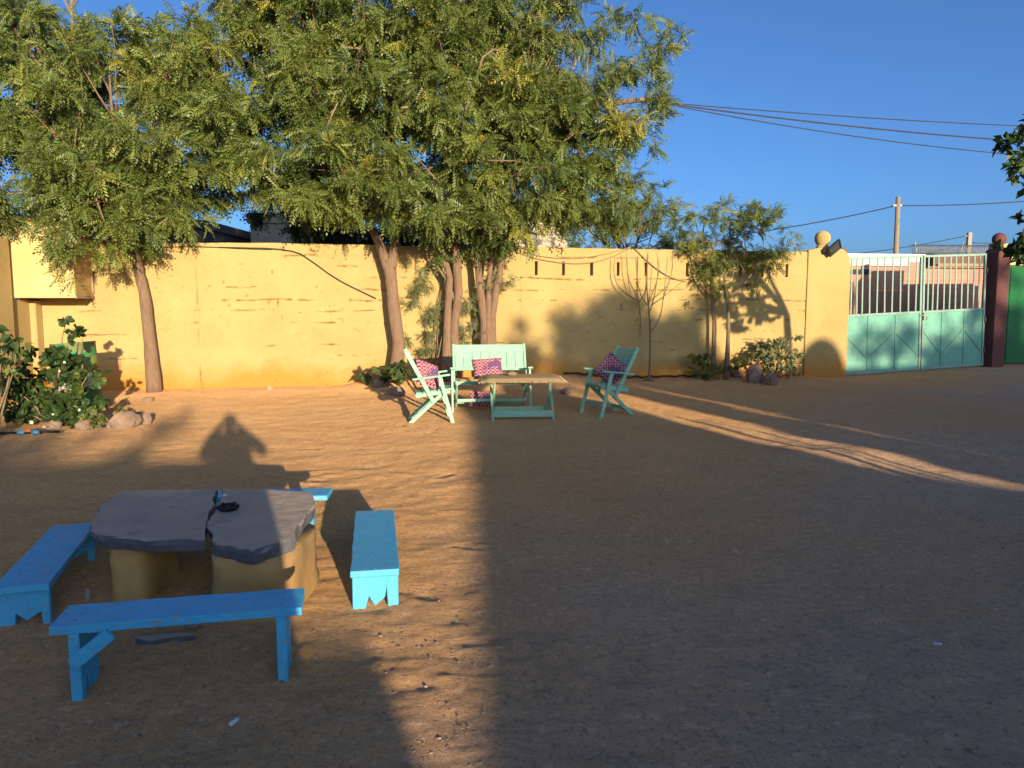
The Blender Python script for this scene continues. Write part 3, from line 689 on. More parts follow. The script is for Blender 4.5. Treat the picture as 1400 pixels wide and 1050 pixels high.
# ropes and cables on the wall
def line_on_wall(name, label, pts, r, m, cat='rope', off=.03):
    P = [on_wall(x, y, off) for x, y in pts]
    # smooth
    for _ in range(2): P = [P[0]]+[q for i in range(len(P)-1) for q in (P[i].lerp(P[i+1], .25), P[i].lerp(P[i+1], .75))]+[P[-1]]
    tag(MB().tube(P, r, 5).build(name, m), label, cat)
line_on_wall('clothes_line', 'sagging tan rope looped along the top of the wall between tree and bare sapling', [(700, 342), (735, 355), (790, 362), (830, 355), (862, 339)], .012, M['rope'])
line_on_wall('clothes_line', 'upper slack rope close under the top of the wall beside the looped one', [(712, 345), (760, 354), (810, 352), (862, 338)], .008, M['rope'])
line_on_wall('clothes_line', 'tan rope slanting down from the wall top past the bare sapling to the small trees', [(868, 340), (890, 362), (915, 379), (938, 385)], .014, M['rope'])
line_on_wall('power_cable', 'thin dark cable hanging down the wall to the forked tree trunk', [(300, 338), (400, 340), (428, 358), (460, 382), (514, 408)], .010, M['wire'], 'cable', .05)
line_on_wall('power_cable', 'thin dark cable running under the top of the wall behind the first tree', [(212, 338), (280, 337), (330, 340), (372, 341)], .008, M['wire'], 'cable', .03)
tag(MB().tube([wp(wall_s(x), gz(*wp(wall_s(x), 0, .12)[:2])+.05+.02*math.sin(x), .12+.03*math.sin(x*.7)) for x in range(770, 985, 9)], .018, 6).build('hose', M['black']), 'black hose lying along the foot of the wall behind the right chair', 'hose')

# ------------------------------------------------------------------ stone table and blue benches
TZ = .385
def slab(name, px, m, parent, z, th, seed):
    rnd = random.Random(seed); P = [at_z(x, y, z) for x, y in px]; out = []
    for i in range(len(P)):
        a, b = P[i], P[(i+1) % len(P)]; n = max(2, int((b-a).length/.035))
        for k in range(n): q0 = a.lerp(b, k/n); out.append(q0+Vector((float(fbm(q0.x*6, q0.y*6, seed, 3)), float(fbm(q0.x*6+9, q0.y*6, seed, 3)), 0))*.022)
    n = len(out); c = sum(out, Vector())/n; vs = []; fs = []
    rings = [(.0, -.012, .0), (.0, 0, -.007), (.006, 0, -.028), (-.008, 0, -th+.010), (0, -.03, -th)]
    for e, sc, dz in rings:
        for q in out:
            d = (q-c); d.z = 0; dn = d.normalized(); w = .016*float(fbm(q.x*11+dz*40, q.y*11, seed+4, 4)) if dz and dz > -th else 0
            vs.append((q.x+dn.x*(e+w+sc*.5), q.y+dn.y*(e+w+sc*.5), z+dz+(rnd.uniform(-.003, .003) if dz else 0)))
    for r in range(len(rings)-1): fs += [(r*n+i, r*n+(i+1) % n, (r+1)*n+(i+1) % n, (r+1)*n+i) for i in range(n)]
    # top: fan to inner rings for a gently uneven surface
    inner = []
    for f in (.66, .33):
        b = len(vs); inner.append(b)
        for q in out:
            p = c+(q-c)*f; vs.append((p.x, p.y, z+.006*fbm(p.x*3, p.y*3, 71, 3)))
    fs += [(i, inner[0]+i, inner[0]+(i+1) % n, (i+1) % n) for i in range(n)]+[(inner[0]+i, inner[1]+i, inner[1]+(i+1) % n, inner[0]+(i+1) % n) for i in range(n)]
    fs += [tuple(inner[1]+i for i in range(n)), tuple(4*n+i for i in range(n))[::-1]]
    return MB().add(vs, fs).build(name, m, parent)
def plinth(x0, x1, y0, y1, h, parent, seed):
    rnd = random.Random(seed); n = 9; vs = []; fs = []; cx, cy = (x0+x1)/2, (y0+y1)/2; hx, hy = (x1-x0)/2, (y1-y0)/2
    m = 36
    for j in range(n):
        z = -.06+(h+.06)*j/(n-1)
        for i in range(m):
            a = 2*math.pi*i/m; ca, sa = math.cos(a), math.sin(a); k = (abs(ca)**5+abs(sa)**5)**(-.2)
            wv = 1+.05*float(fbm(i*.35, j*.5, seed, 2)) + .05*(z < .06)
            vs.append((cx+hx*ca*k*wv, cy+hy*sa*k*wv, z))
    for j in range(n-1): fs += [(j*m+i, j*m+(i+1) % m, (j+1)*m+(i+1) % m, (j+1)*m+i) for i in range(m)]
    fs += [tuple(range(m))[::-1], tuple((n-1)*m+i for i in range(m))]
    mb = MB(); mb.add(vs, fs, True); return mb.build('plinth', M['plinth'], parent)
t = thing('stone_table', 'low table of two cracked grey stone slabs on ochre plastered plinths', 'table', (0, 0, 0))
slab('slab', [(163, 672), (230, 670), (296, 669), (292, 690), (283, 712), (281, 738), (200, 737), (134, 732), (125, 716), (140, 690)], M['slate'], t, TZ, .072, 3)
slab('slab', [(303, 668), (370, 669), (425, 672), (432, 684), (412, 712), (402, 734), (348, 753), (292, 742), (286, 712), (297, 690)], M['slate'], t, TZ+.004, .080, 5)
plinth(-2.17, -1.95, 3.98, 4.42, TZ-.065, t, 81); plinth(-1.55, -1.12, 3.74, 4.40, TZ-.07, t, 82)
a = at_z(312, 696, TZ+.01)
t = thing('ashtray', 'black round ashtray with notched rim on the right stone slab', 'ashtray', a)
pr = [(.0, .002), (.05, .002), (.055, .0), (.058, .02), (.05, .026), (.045, .02), (.042, .008), (.0, .006)]
MB().lathe([(max(r, .001), z) for r, z in pr], 24).build('bowl', M['black'], t)
for k in range(5): MB().box((.055*math.cos(k*1.26), .055*math.sin(k*1.26), .018), (.02, .02, .022), Matrix.Rotation(k*1.26, 3, 'Z')).build('rim_lug', M['black'], t, .004, 1)
tag(MB().lathe([(.013, 0), (.014, .008), (.011, .011)], 12).build('bottle_cap', M['paper'], None, loc=at_z(308, 678, TZ+.008)), 'white bottle cap lying beside the crack of the stone table', 'cap')

def bench(label, c, rz, L, Wd, H, style, brace=None, tilt=0.0, legin=.08):
    t = thing('bench', label, 'bench', (c[0], c[1], gz(c[0], c[1])), rz, 'blue plank benches round the stone table'); t.rotation_euler = (0, tilt, rz)
    th = .036; hw = Wd/2
    # plank with slightly uneven long edges
    n = 14; top = [(-L/2+L*i/n, -hw+random.uniform(-.004, .004)) for i in range(n+1)]+[(L/2-L*i/n, hw+random.uniform(-.004, .004)) for i in range(n+1)]
    MB().prism(top, 'z', H-th, H).build('plank', M['blue'], t, .005, 2)
    lw_ = hw-.008; hh = H-th-.001
    if style == 'deep': bot = [(-lw_, -.03), (-lw_+.055, -.03), (-lw_+.063, hh*.55), (-.045, hh*.30), (.004, .004), (.055, hh*.36), (.06, hh*.42), (lw_-.062, hh*.1), (lw_-.055, -.03), (lw_, -.03)]
    else: bot = [(-lw_, -.03), (-lw_+.035, -.03), (-lw_+.04, hh*.34), (-.012, .02), (.035, hh*.34), (.04, -.02), (lw_, -.03)]
    if style == 'deep': bot = [(-lw_, -.03), (-lw_+.055, -.03), (-lw_+.062, hh*.62), (-lw_+.07, hh*.30), (.004, .004), (lw_-.085, hh*.36), (lw_-.06, -.03), (lw_, -.03)]
    for s in (-1, 1):
        x = s*(L/2-legin); b = [(y*s, z) for y, z in bot] if s < 0 else bot
        MB().prism(bot+[(lw_, hh), (-lw_, hh)], 'x', x-.021, x+.021).build('end_board', M['blue'], t, .004, 1)
        for q in (-.06, .0, .06): MB().lathe([(.006, H-.001), (.006, H+.001), (.002, H+.002)], 8, (x+random.uniform(-.006, .006), q, 0)).build('nail', M['steel'], t)
    if brace:
        MB().bar(brace[0], brace[1], .022, .055, (0, 0, 1)).build('brace', M['blue'], t, .003, 1)
    return t
c1 = [at_z(69, 860, .325), at_z(98, 825, .325), at_z(413, 802, .325), at_z(409, 832, .325)]
cc = sum(c1, Vector())/4; d = (c1[2]+c1[3]-c1[0]-c1[1]).normalized()
bench('nearest blue bench in full shade, with a diagonal brace under its left end', cc, math.atan2(d.y, d.x), .965, .235, .325, 'deep', ((-.40, -.128, .17), (-.255, -.128, .285)), 0, .085)
h2 = .215; c = [at_z(80, 716, h2), at_z(125, 717, h2), at_z(60, 800, h2), at_z(-8, 803, h2)]
d = ((c[0]+c[1])-(c[2]+c[3])).normalized(); cc = sum(c, Vector())/4
bench('blue bench at the left end of the stone table, pointing towards the viewer', cc, math.atan2(d.y, d.x), ((c[0]+c[1])-(c[2]+c[3])).length/2, .25, h2, 'shallow', None, 0, .06)
h3 = .25; e = at_z(451, 672, h3); d3 = Vector((-1, -.07, 0)).normalized(); cc = e+d3*.50
bench('blue bench behind the stone table with only its right end in the sun', cc, math.atan2(d3.y, d3.x)+math.pi, 1.0, .23, h3, 'deep', None, 0, .15)
h4 = .205; c = [at_z(483, 698, h4), at_z(541, 697, h4), at_z(548, 776, h4), at_z(477, 783, h4)]
d = ((c[0]+c[1])-(c[2]+c[3])).normalized(); cc = sum(c, Vector())/4
bench('short blue bench at the right of the stone table with a sunlit notched end board', cc, math.atan2(d.y, d.x), ((c[0]+c[1])-(c[2]+c[3])).length/2, .255, h4, 'deep', None, 0, .03)

# ------------------------------------------------------------------ mint garden furniture
def pillow_mesh(w, h, th, m, seed):
    n = 18; u = np.linspace(-1, 1, n); U, Vv = np.meshgrid(u, u); k = ((1-U**4)*(1-Vv**4))**.5
    pin = 1-.10*(1-np.abs(U)**2)*np.abs(Vv)**3; pin2 = 1-.10*(1-np.abs(Vv)**2)*np.abs(U)**3
    Xx = U*w/2*pin2; Zz = Vv*h/2*pin; nz = .012*fbm(U*2, Vv*2, seed, 3)
    fr = np.stack([Xx, -th/2*k+nz*k, Zz], -1).reshape(-1, 3); bk = np.stack([Xx, th/2*k+nz*k, Zz], -1).reshape(-1, 3)
    gf = grid_faces(n, n); return np_mesh('cushion', np.vstack([fr, bk]), np.vstack([gf, gf[:, ::-1]+n*n]), m, True)
def cushion(label, parent_t, loc, rx, rz, ry, w=.40, h=.36, th=.14, seed=1, m='fabric'):
    o = link('cushion', pillow_mesh(w, h, th, M[m], seed)); Mt = Matrix.Translation(parent_t.location) @ Matrix.Rotation(parent_t.rotation_euler.z, 4, 'Z')
    o.matrix_world = Mt @ Matrix.Translation(loc) @ Matrix.Rotation(rz, 4, 'Z') @ Matrix.Rotation(rx, 4, 'X') @ Matrix.Rotation(ry, 4, 'Y')
    return tag(o, label, 'cushion', 'patterned cushions on the mint furniture')
def garden_seat(name, label, cat, c, rz, w, nslat):
    """faces local +x; w = overall width along y"""
    t = thing(name, label, cat, (c[0], c[1], gz(c[0], c[1])), rz, 'folding armchairs by the table' if cat == 'chair' else None); m = M['mint']
    for s in (-1, 1):
        y = s*(w/2-.02)
        MB().bar((-.34, y, .96), (.03, y, .26), .032, .055, (1, 0, 0)).build('upright', m, t, .004, 1)
        MB().bar((-.30, y-s*.034, -.01), (.20, y-s*.034, .44), .03, .05, (0, 0, 1)).build('rear_leg', m, t, .004, 1)
        MB().bar((.10, y+s*.034, .63), (.27, y+s*.034, -.01), .03, .052, (1, 0, 0)).build('front_leg', m, t, .004, 1)
        MB().bar((-.26, y+s*.03, .585), (.24, y+s*.03, .645), .07, .026, (0, 0, 1)).build('armrest', m, t, .006, 2)
        MB().bar((-.22, y-s*.035, .355), (.24, y-s*.035, .415), .028, .05, (0, 0, 1)).build('seat_rail', m, t, .004, 1)
    for k in range(5):
        f = k/4; MB().bar((-.17+.39*f, -w/2+.07, .392+.05*f), (-.17+.39*f, w/2-.07, .392+.05*f), .085, .018, (0, 0, 1)).build('seat_slat', m, t, .003, 1)
    MB().bar((.205, -w/2+.03, .425), (.205, w/2-.03, .425), .03, .055, (0, 0, 1)).build('front_rail', m, t, .004, 1)
    MB().bar((.215, -w/2+.05, .17), (.215, w/2-.05, .17), .028, .045, (0, 0, 1)).build('stretcher', m, t, .004, 1)
    MB().bar((-.21, -w/2+.05, .09), (-.21, w/2-.05, .09), .028, .05, (0, 0, 1)).build('stretcher', m, t, .004, 1)
    # back: top rail, vertical boards, lower rail, all along the slant of the uprights
    def bp(z): return -.34+.37*(.96-z)/.70
    up = Vector((.37, 0, -.70)).normalized()
    MB().bar((bp(.90)+.0, -w/2+.0, .90), (bp(.90), w/2-.0, .90), .026, .125, -up).build('top_rail', m, t, .012, 3) if cat != 'chair' else MB().bar((bp(.885), -w/2+.04, .885), (bp(.885), w/2-.04, .885), .024, .115, -up).build('top_rail', m, t, .006, 2)
    MB().bar((bp(.60), -w/2+.036, .60), (bp(.60), w/2-.036, .60), .024, .05, -up).build('lower_rail', m, t, .004, 1)
    pitch = (w-.08)/nslat
    for k in range(nslat):
        y = -w/2+.04+pitch*(k+.5); MB().bar((bp(.845)+.004, y, .845), (bp(.62)+.004, y, .62), pitch-.006, .016, (1, 0, 0)).build('back_slat', m, t, .003, 1)
    return t
c = (-1.10, 10.40); ch1 = garden_seat('armchair', 'mint folding armchair in full sun, left of the low table, facing right', 'chair', c, R(9), .54, 4)
c = (1.37, 10.98); ch2 = garden_seat('armchair', 'mint folding armchair in shade, right of the table, facing left', 'chair', c, R(180+24), .54, 4)
c = (-.32, 11.42); lv = garden_seat('loveseat', 'mint slatted two seat garden bench standing behind the straw topped table', 'bench', c, R(-90+6), 1.12, 8)
cushion('red zigzag cushion leaning in the sunlit left armchair', ch1, (-.05, -.02, .62), R(-20), R(48), R(20), .42, .38, .15, 2)
cushion('dark shaded cushion leaning in the right armchair', ch2, (-.04, .02, .63), R(-20), R(122), R(36), .42, .40, .17, 3)
cushion('red zigzag cushion propped against the left half of the loveseat back', lv, (-.10, -.03, .61), R(-30), R(90), R(-4), .46, .34, .14, 4)
cushion('red cushion lying flat on the loveseat seat behind the table', lv, (.03, .22, .475), R(-80), R(90), R(4), .46, .38, .10, 5)
cushion('red cushion on the ground under the loveseat, behind the table legs', lv, (.06, -.12, .17), R(-12), R(90), R(3), .42, .24, .12, 6)
tb = thing('garden_table', 'mint folding table with a woven straw mat on top, between the chairs', 'table', (.13, 10.62, gz(.13, 10.62)), R(5))
m = M['mint']; tw, td, tz = .95, .62, .565
for s in (-1, 1):
    x = s*(tw/2-.06)
    MB().bar((x, -.27, -.01), (x, .20, tz-.03), .03, .045, (0, 1, 0)).build('leg', m, tb, .004, 1)
    MB().bar((x-s*.034, .27, -.01), (x-s*.034, -.20, tz-.03), .03, .045, (0, 1, 0)).build('leg', m, tb, .004, 1)
    MB().bar((x, -td/2+.02, tz-.035), (x, td/2-.02, tz-.035), .03, .04).build('top_bearer', m, tb, .004, 1)
MB().bar((-tw/2+.06, -.235, .085), (tw/2-.06, -.235, .085), .024, .085).build('stretcher', m, tb, .004, 1)
MB().bar((-tw/2+.09, .235, .085), (tw/2-.09, .235, .085), .024, .085).build('stretcher', m, tb, .004, 1)
for k in range(6): MB().bar((-tw/2, -td/2+.05+k*.104, tz-.006), (tw/2, -td/2+.05+k*.104, tz-.006), .092, .018).build('top_slat', m, tb, .003, 1)
mt = thing('straw_mat', 'tan woven straw mat with fringed ends covering the garden table', 'mat', tb.location+Vector((0, 0, tz+.006)), R(3))
n = 40; U, Vv = np.meshgrid(np.linspace(-.56, .56, n), np.linspace(-.40, .40, 26))
edge = sstep(.46, .56, np.abs(U))*.035+sstep(.31, .40, np.abs(Vv))*.03
Zm = .012+.006*fbm(U*4, Vv*4, 91, 3)-edge; gf = grid_faces(26, n); Vt = np.stack([U, Vv, Zm], -1).reshape(-1, 3); Vb = Vt-[0, 0, .008]
link('weave', np_mesh('weave', np.vstack([Vt, Vb]), np.vstack([gf, gf[:, ::-1]+len(Vt)]), M['mat'], True), mt)
mb = MB()
for s in (-1, 1):
    for k in range(60):
        y = -.395+.79*k/59; mb.bar((s*.555, y, -.02), (s*(.59+random.uniform(0, .02)), y+random.uniform(-.008, .008), -.05+random.uniform(-.01, .01)), .005, .004)
for k in range(90): x = -.55+1.10*k/89; mb.bar((x, -.395, -.018), (x+random.uniform(-.006, .006), -.405-random.uniform(0, .01), -.045), .005, .004)
fr = mb.build('fringe', M['mat'], mt); fr['kind'] = 'stuff'
a = Vector(tb.location)+Vector((-.13, -.12, tz+.045))
o = MB().lathe([(.02, -.02), (.045, 0), (.05, .02), (.035, .045), (.01, .055)], 10).build('stone', M['rock'], None, loc=a); o.scale = (1.4, 1, .8); tag(o, 'small tan stone lying on the straw mat', 'stone')

# ------------------------------------------------------------------ trees along the wall
def base_at(px, off):
    p = wp(wall_s(px, off), 0, off); return Vector((p.x, p.y, gz(p.x, p.y)-.03))
def up_pt(px, py, base, dy=0.0): return at_y(px, py, base.y+dy)
YT = 12.9
# first tree
b = base_at(207, .40); tr = [([b, up_pt(205, 470, b), up_pt(198, 405, b), up_pt(190, 372, b), up_pt(184, 340, b), up_pt(176, 300, b, -.1)], [.108, .10, .092, .082, .076, .065])]
bl = [pxblob(*q) for q in [(50, 150, 12.6, 95), (150, 95, 12.9, 80), (235, 80, 13.0, 72), (100, 215, 12.3, 95), (215, 190, 12.6, 85), (285, 165, 12.8, 52), (15, 70, 13.0, 75), (130, 268, 12.0, 66),
    (40, 262, 11.9, 50), (215, 265, 12.7, 62), (265, 110, 13.2, 60), (165, 40, 13.2, 45), (45, 30, 13.2, 28), (80, 305, 11.9, 32), (145, 318, 12.1, 32), (180, 308, 12.4, 34), (-40, 150, 12.8, 90), (-40, 260, 12.4, 70), (245, 265, 13.2, 45), (215, 45, 13.2, 36), (5, 20, 13.2, 60), (260, 45, 13.2, 32), (75, 335, 11.85, 18), (100, 350, 11.9, 12), (130, 345, 12, 14), (285, 210, 12.9, 42), (190, 335, 13.0, 18)]]
tw = [([up_pt(97, 90, b), up_pt(100, 45, b), up_pt(98, 5, b), up_pt(104, -40, b)], [.035, .03, .026, .02]), ([up_pt(98, 20, b), up_pt(88, 0, b), up_pt(80, -20, b)], [.02, .016, .012]), ([up_pt(98, 12, b), up_pt(112, -10, b), up_pt(118, -30, b)], [.02, .016, .012])]
make_tree('neem_tree', 'neem tree with one straight trunk at the left, leaves hanging before the cream box', b, tr, bl, 125, .27, M['leaf'], 'neem trees along the wall', seed=11, extra_branches=tw, nbranch=11, inner=120)
# second tree: forks at wall top
b = base_at(540, .45)
tr = [([b, up_pt(545, 470, b), up_pt(538, 420, b), up_pt(535, 385, b), up_pt(531, 355, b)], [.128, .118, .113, .110, .114]), ([up_pt(534, 368, b), up_pt(540, 335, b), up_pt(541, 300, b), up_pt(538, 250, b)], [.10, .085, .075, .06]),
      ([up_pt(531, 368, b), up_pt(519, 335, b), up_pt(508, 310, b), up_pt(480, 250, b, -.2)], [.10, .08, .07, .055])]
bl = [pxblob(*q) for q in [(380, 130, 13.4, 62), (400, 50, 13.6, 66), (470, 60, 13.4, 75), (360, 210, 13.4, 46), (430, 190, 13.0, 80), (500, 150, 13.0, 85), (480, 240, 13.0, 70), (410, 255, 13.4, 52), (540, 250, 12.9, 62), (350, 60, 13.7, 40), (350, 140, 13.8, 36),
    (545, 90, 13.2, 80), (420, -20, 13.8, 90), (520, 0, 13.6, 80), (345, 250, 14.0, 32), (375, 262, 15.6, 30), (525, 288, 13.2, 26), (330, -20, 14, 50), (310, 200, 14, 20), (300, 275, 14.4, 22), (560, 300, 13.3, 28), (360, 20, 13.8, 40), (310, 15, 13.9, 26), (440, 130, 13.1, 60)]]
tw = [([up_pt(470, 90, b, -.8), up_pt(478, 45, b, -.8), up_pt(492, 20, b, -.8), up_pt(488, -20, b, -.8)], [.022, .02, .017, .012]), ([up_pt(330, 45, b, -.3), up_pt(318, 18, b, -.3), up_pt(312, -20, b, -.3)], [.03, .026, .02]), ([up_pt(445, 180, b, -1.9), up_pt(452, 160, b, -1.95), up_pt(462, 140, b, -2)], [.02, .016, .01]), ([up_pt(465, 65, b, -1.2), up_pt(490, 66, b, -1.2), up_pt(502, 74, b, -1.2)], [.02, .018, .01])]
make_tree('neem_tree', 'thick trunked neem tree forking at the wall top, left of the mint furniture', b, tr, bl, 125, .27, M['leaf'], 'neem trees along the wall', seed=12, extra_branches=tw, nbranch=11, inner=120)
# third tree: two slim stems
b = base_at(620, .5)
tr = [([b, up_pt(621, 450, b), up_pt(627, 400, b), up_pt(624, 350, b), up_pt(618, 320, b), up_pt(622, 240, b)], [.10, .085, .08, .08, .075, .05]), ([b+Vector((-.14, -.05, 0)), up_pt(612, 430, b), up_pt(615, 380, b), up_pt(605, 345, b), up_pt(590, 300, b)], [.085, .07, .062, .05, .04])]
bl = [pxblob(*q) for q in [(590, 180, 12.9, 70), (640, 120, 13.0, 85), (620, 40, 13.3, 85), (680, 50, 13.4, 75), (600, 250, 12.8, 60), (660, 220, 12.8, 75), (650, 290, 13.1, 50), (600, 310, 13.3, 34), (640, -30, 13.6, 80), (580, 30, 13.4, 60), (690, 150, 13.0, 60), (700, 300, 13.4, 30)]]
tw = [([up_pt(655, 95, b, -2), up_pt(660, 78, b, -2), up_pt(676, 67, b, -2), up_pt(688, 72, b, -2)], [.02, .017, .014, .009]), ([up_pt(548, 148, b, -2), up_pt(558, 146, b, -2)], [.02, .016]), ([up_pt(585, 345, b, .1), up_pt(612, 385, b, .05), up_pt(625, 420, b)], [.02, .03, .035])]
make_tree('neem_tree', 'neem tree on two slim stems rising behind the loveseat', b, tr, bl, 125, .27, M['leaf'], 'neem trees along the wall', seed=13, extra_branches=tw, nbranch=9, inner=120)
# fourth tree: several stems from one stool, crown out to the right
b = base_at(664, .5)
tr = [([b, up_pt(662, 440, b), up_pt(656, 390, b), up_pt(652, 350, b), up_pt(668, 260, b)], [.10, .08, .07, .06, .05]), ([b+Vector((.1, 0, 0)), up_pt(673, 430, b), up_pt(681, 380, b), up_pt(700, 300, b)], [.09, .075, .06, .05]), ([b+Vector((.04, -.06, 0)), up_pt(668, 430, b), up_pt(668, 395, b), up_pt(672, 340, b)], [.09, .07, .05, .04])]
bl = [pxblob(*q) for q in [(730, 70, 13.6, 70), (740, 150, 13.3, 80), (720, 230, 13.0, 65), (790, 180, 13.6, 70), (800, 110, 13.8, 48), (820, 240, 13.8, 50), (770, 260, 13.4, 55), (750, -10, 13.8, 55), (740, 300, 13.6, 32), (840, 180, 13.9, 42), (866, 150, 14.1, 30), (885, 105, 14.2, 22),
    (840, 30, 14.2, 22), (874, 24, 14.2, 18), (858, 85, 14.2, 24), (915, 55, 14.3, 24), (935, 42, 14.3, 16), (895, 122, 14.2, 18), (868, 50, 14.2, 12), (880, 190, 14.0, 22), (872, 225, 14.0, 24), (850, 265, 14.0, 28), (800, 290, 14.0, 28), (830, 122, 14.0, 30), (810, 50, 13.9, 20), (893, 60, 14.3, 12), (712, 330, 13.4, 18), (800, 65, 14, 22)]]
tw = [([up_pt(800, 160, b), up_pt(840, 100, b), up_pt(880, 75, b), up_pt(912, 60, b)], [.03, .02, .014, .01]), ([up_pt(820, 125, b), up_pt(862, 88, b), up_pt(905, 68, b)], [.02, .014, .01]), ([up_pt(830, 142, b, -.2), up_pt(870, 137, b, -.2), up_pt(914, 134, b, -.2)], [.05, .045, .022]),
      ([up_pt(725, 60, b, -.9), up_pt(735, 20, b, -.9), up_pt(742, -20, b, -.9)], [.035, .028, .02]), ([up_pt(772, 120, b, -.5), up_pt(787, 85, b, -.5), up_pt(784, 60, b, -.5), up_pt(778, 48, b, -.5)], [.02, .018, .014, .01]), ([up_pt(820, 90, b), up_pt(815, 62, b)], [.008, .006]), ([up_pt(828, 80, b), up_pt(820, 58, b)], [.008, .006])]
make_tree('neem_tree', 'many stemmed neem tree, rightmost of the four, thin branches reaching over the sky', b, tr, bl, 125, .255, M['leaf'], 'neem trees along the wall', seed=14, extra_branches=tw, nbranch=12, inner=110)
# two young trees by the wall, right
b = base_at(995, .45)
tr = [([b, up_pt(996, 450, b), up_pt(995, 410, b), up_pt(990, 385, b), up_pt(1000, 340, b)], [.05, .036, .03, .026, .018]), ([up_pt(996, 408, b), up_pt(1020, 385, b), up_pt(1045, 350, b)], [.022, .016, .01])]
bl = [pxblob(*q) for q in [(1000, 300, 15.6, 36), (1040, 315, 15.6, 32), (1065, 330, 15.7, 22), (1020, 345, 15.5, 36), (985, 285, 15.7, 22), (1050, 360, 15.5, 22), (1000, 365, 15.5, 28), (1025, 295, 15.7, 28), (1035, 388, 15.5, 12), (1078, 318, 15.7, 12)]]
make_tree('young_tree', 'young slender tree by the wall, the taller of the pair left of the rose bush', b, tr, bl, 160, .18, M['leaf'], 'young trees by the wall', NEEM_T, .7, 5, 21, 6, .08, M['barkd'])
b = base_at(977, .22)
tr = [([b, up_pt(976, 440, b), up_pt(973, 405, b), up_pt(972, 370, b), up_pt(968, 330, b)], [.042, .032, .028, .022, .016]), ([up_pt(974, 408, b), up_pt(955, 385, b), up_pt(945, 355, b)], [.018, .014, .01])]
bl = [pxblob(*q) for q in [(955, 320, 15.7, 30), (945, 345, 15.6, 24), (975, 340, 15.6, 28), (965, 300, 15.8, 22), (938, 310, 15.8, 16), (968, 375, 15.6, 24), (985, 400, 15.6, 13), (958, 400, 15.7, 10)]]
make_tree('young_tree', 'young slender tree nearest the bare sapling, its foot in dark low bushes', b, tr, bl, 160, .17, M['leaf'], 'young trees by the wall', NEEM_T, .7, 4, 22, 6, .08, M['barkd'])
# bushy tree beyond the wall
b = Vector((at_y(850, 400, 18.6).x, 18.6, 0)); tr = [([b, b+Vector((0, 0, 1.5)), b+Vector((.2, 0, 2.4))], [.09, .07, .05])]
bl = [pxblob(*q) for q in [(800, 310, 18.4, 30), (845, 300, 18.4, 34), (885, 305, 18.4, 32), (910, 290, 18.5, 22), (870, 275, 18.5, 20), (820, 285, 18.5, 24), (925, 315, 18.4, 20), (895, 265, 18.6, 12), (850, 330, 18.3, 34), (900, 335, 18.3, 30), (850, 262, 18.6, 12), (800, 340, 18.3, 30)]]
make_tree('bushy_tree', 'bushy green tree growing beyond the wall above the clothes lines', b, tr, bl, 150, .24, M['leaf'], None, NEEM_T, .5, 7, 31, 6, .05)
for k, (px0, y0, r) in enumerate(((405, 17.2, 42), (470, 17.4, 62), (560, 17.2, 60), (205, 17.4, 32), (660, 17.3, 60))):
    b = Vector((at_y(px0, 400, y0).x, y0, 0)); tr = [([b, b+Vector((0, 0, 1.6)), b+Vector((.1, 0, 2.5))], [.1, .08, .06])]
    bl = [pxblob(px0+random.uniform(-r, r)*.8, 290+random.uniform(-25, 25), y0+random.uniform(-.4, .4), r*.65) for _ in range(5)]
    make_tree('shade_tree', ['dark tree beyond the wall at the left fringe of the forked neem', 'dark tree beyond the wall behind the crown of the forked neem', 'dark tree beyond the wall behind the forked trunk', 'dark tree beyond the wall against the grey mud building', 'dark tree beyond the wall behind the loveseat stems'][k], b, tr, bl, 75, .30, M['leaf_dark'], 'trees beyond the wall', NEEM_T, .5, 4, 41+k, 6, .02)  # dark leaves put the shade under the neem crowns into the colour
# large leaved tree at the right edge
b = Vector((8.35, 9.6, 0)); hd = b+Vector((-.2, .2, 2.3))
tr = [([b, b+Vector((-.05, .1, 1.2)), hd], [.11, .09, .08])]
bl = [pxblob(*q) for q in [(1402, 192, 10, 24), (1390, 224, 10, 15), (1412, 222, 10, 26), (1402, 262, 10, 10), (1396, 325, 10, 20), (1384, 340, 10, 11), (1415, 320, 10, 32), (1440, 250, 10, 45), (1460, 170, 10, 50), (1420, 355, 10, 26), (1480, 330, 10, 50)]]
make_tree('broadleaf_tree', 'dark leaved tree reaching in at the right edge above the green door', b, tr, bl, 260, .15, M['leaf_dark'], None, BROAD, .6, 8, 51, 7, .03)  # shade on this tree is put into its dark leaf colour

# ------------------------------------------------------------------ shrubs and small plants
def shrub(name, label, base, blobs, per, size, m, tmpl, seed, stems=6, droop=.4, group=None, cat='shrub', twig=6, yellow=.1):
    rng = np.random.default_rng(seed); rnd = random.Random(seed); t = thing(name, label, cat, base, 0, group); off = np.array(base)
    P, D, S, T, tips = blob_leaves(blobs, per, size, droop, twig, rng, yellow=yellow)
    zmin = off[2]+.03; keep = P[:, 2] > zmin
    foliage('foliage', P[keep]-off, D[keep], S[keep], T[keep], tmpl, m, t, .6, rng)
    for k in range(stems):
        b_ = blobs[k % len(blobs)]; e = Vector(b_[:3])-Vector(base)+Vector((rnd.uniform(-1, 1), rnd.uniform(-1, 1), rnd.uniform(-.2, .6)))*b_[3]*.6
        pts, rr = limb(Vector((rnd.uniform(-.1, .1), rnd.uniform(-.05, .05), -.03)), e, .016, .005, .05, 7, rng=rnd); MB().tube(pts, rr, 6).build('stem', M['barkd'], t)
    return t
b = base_at(600, .25)
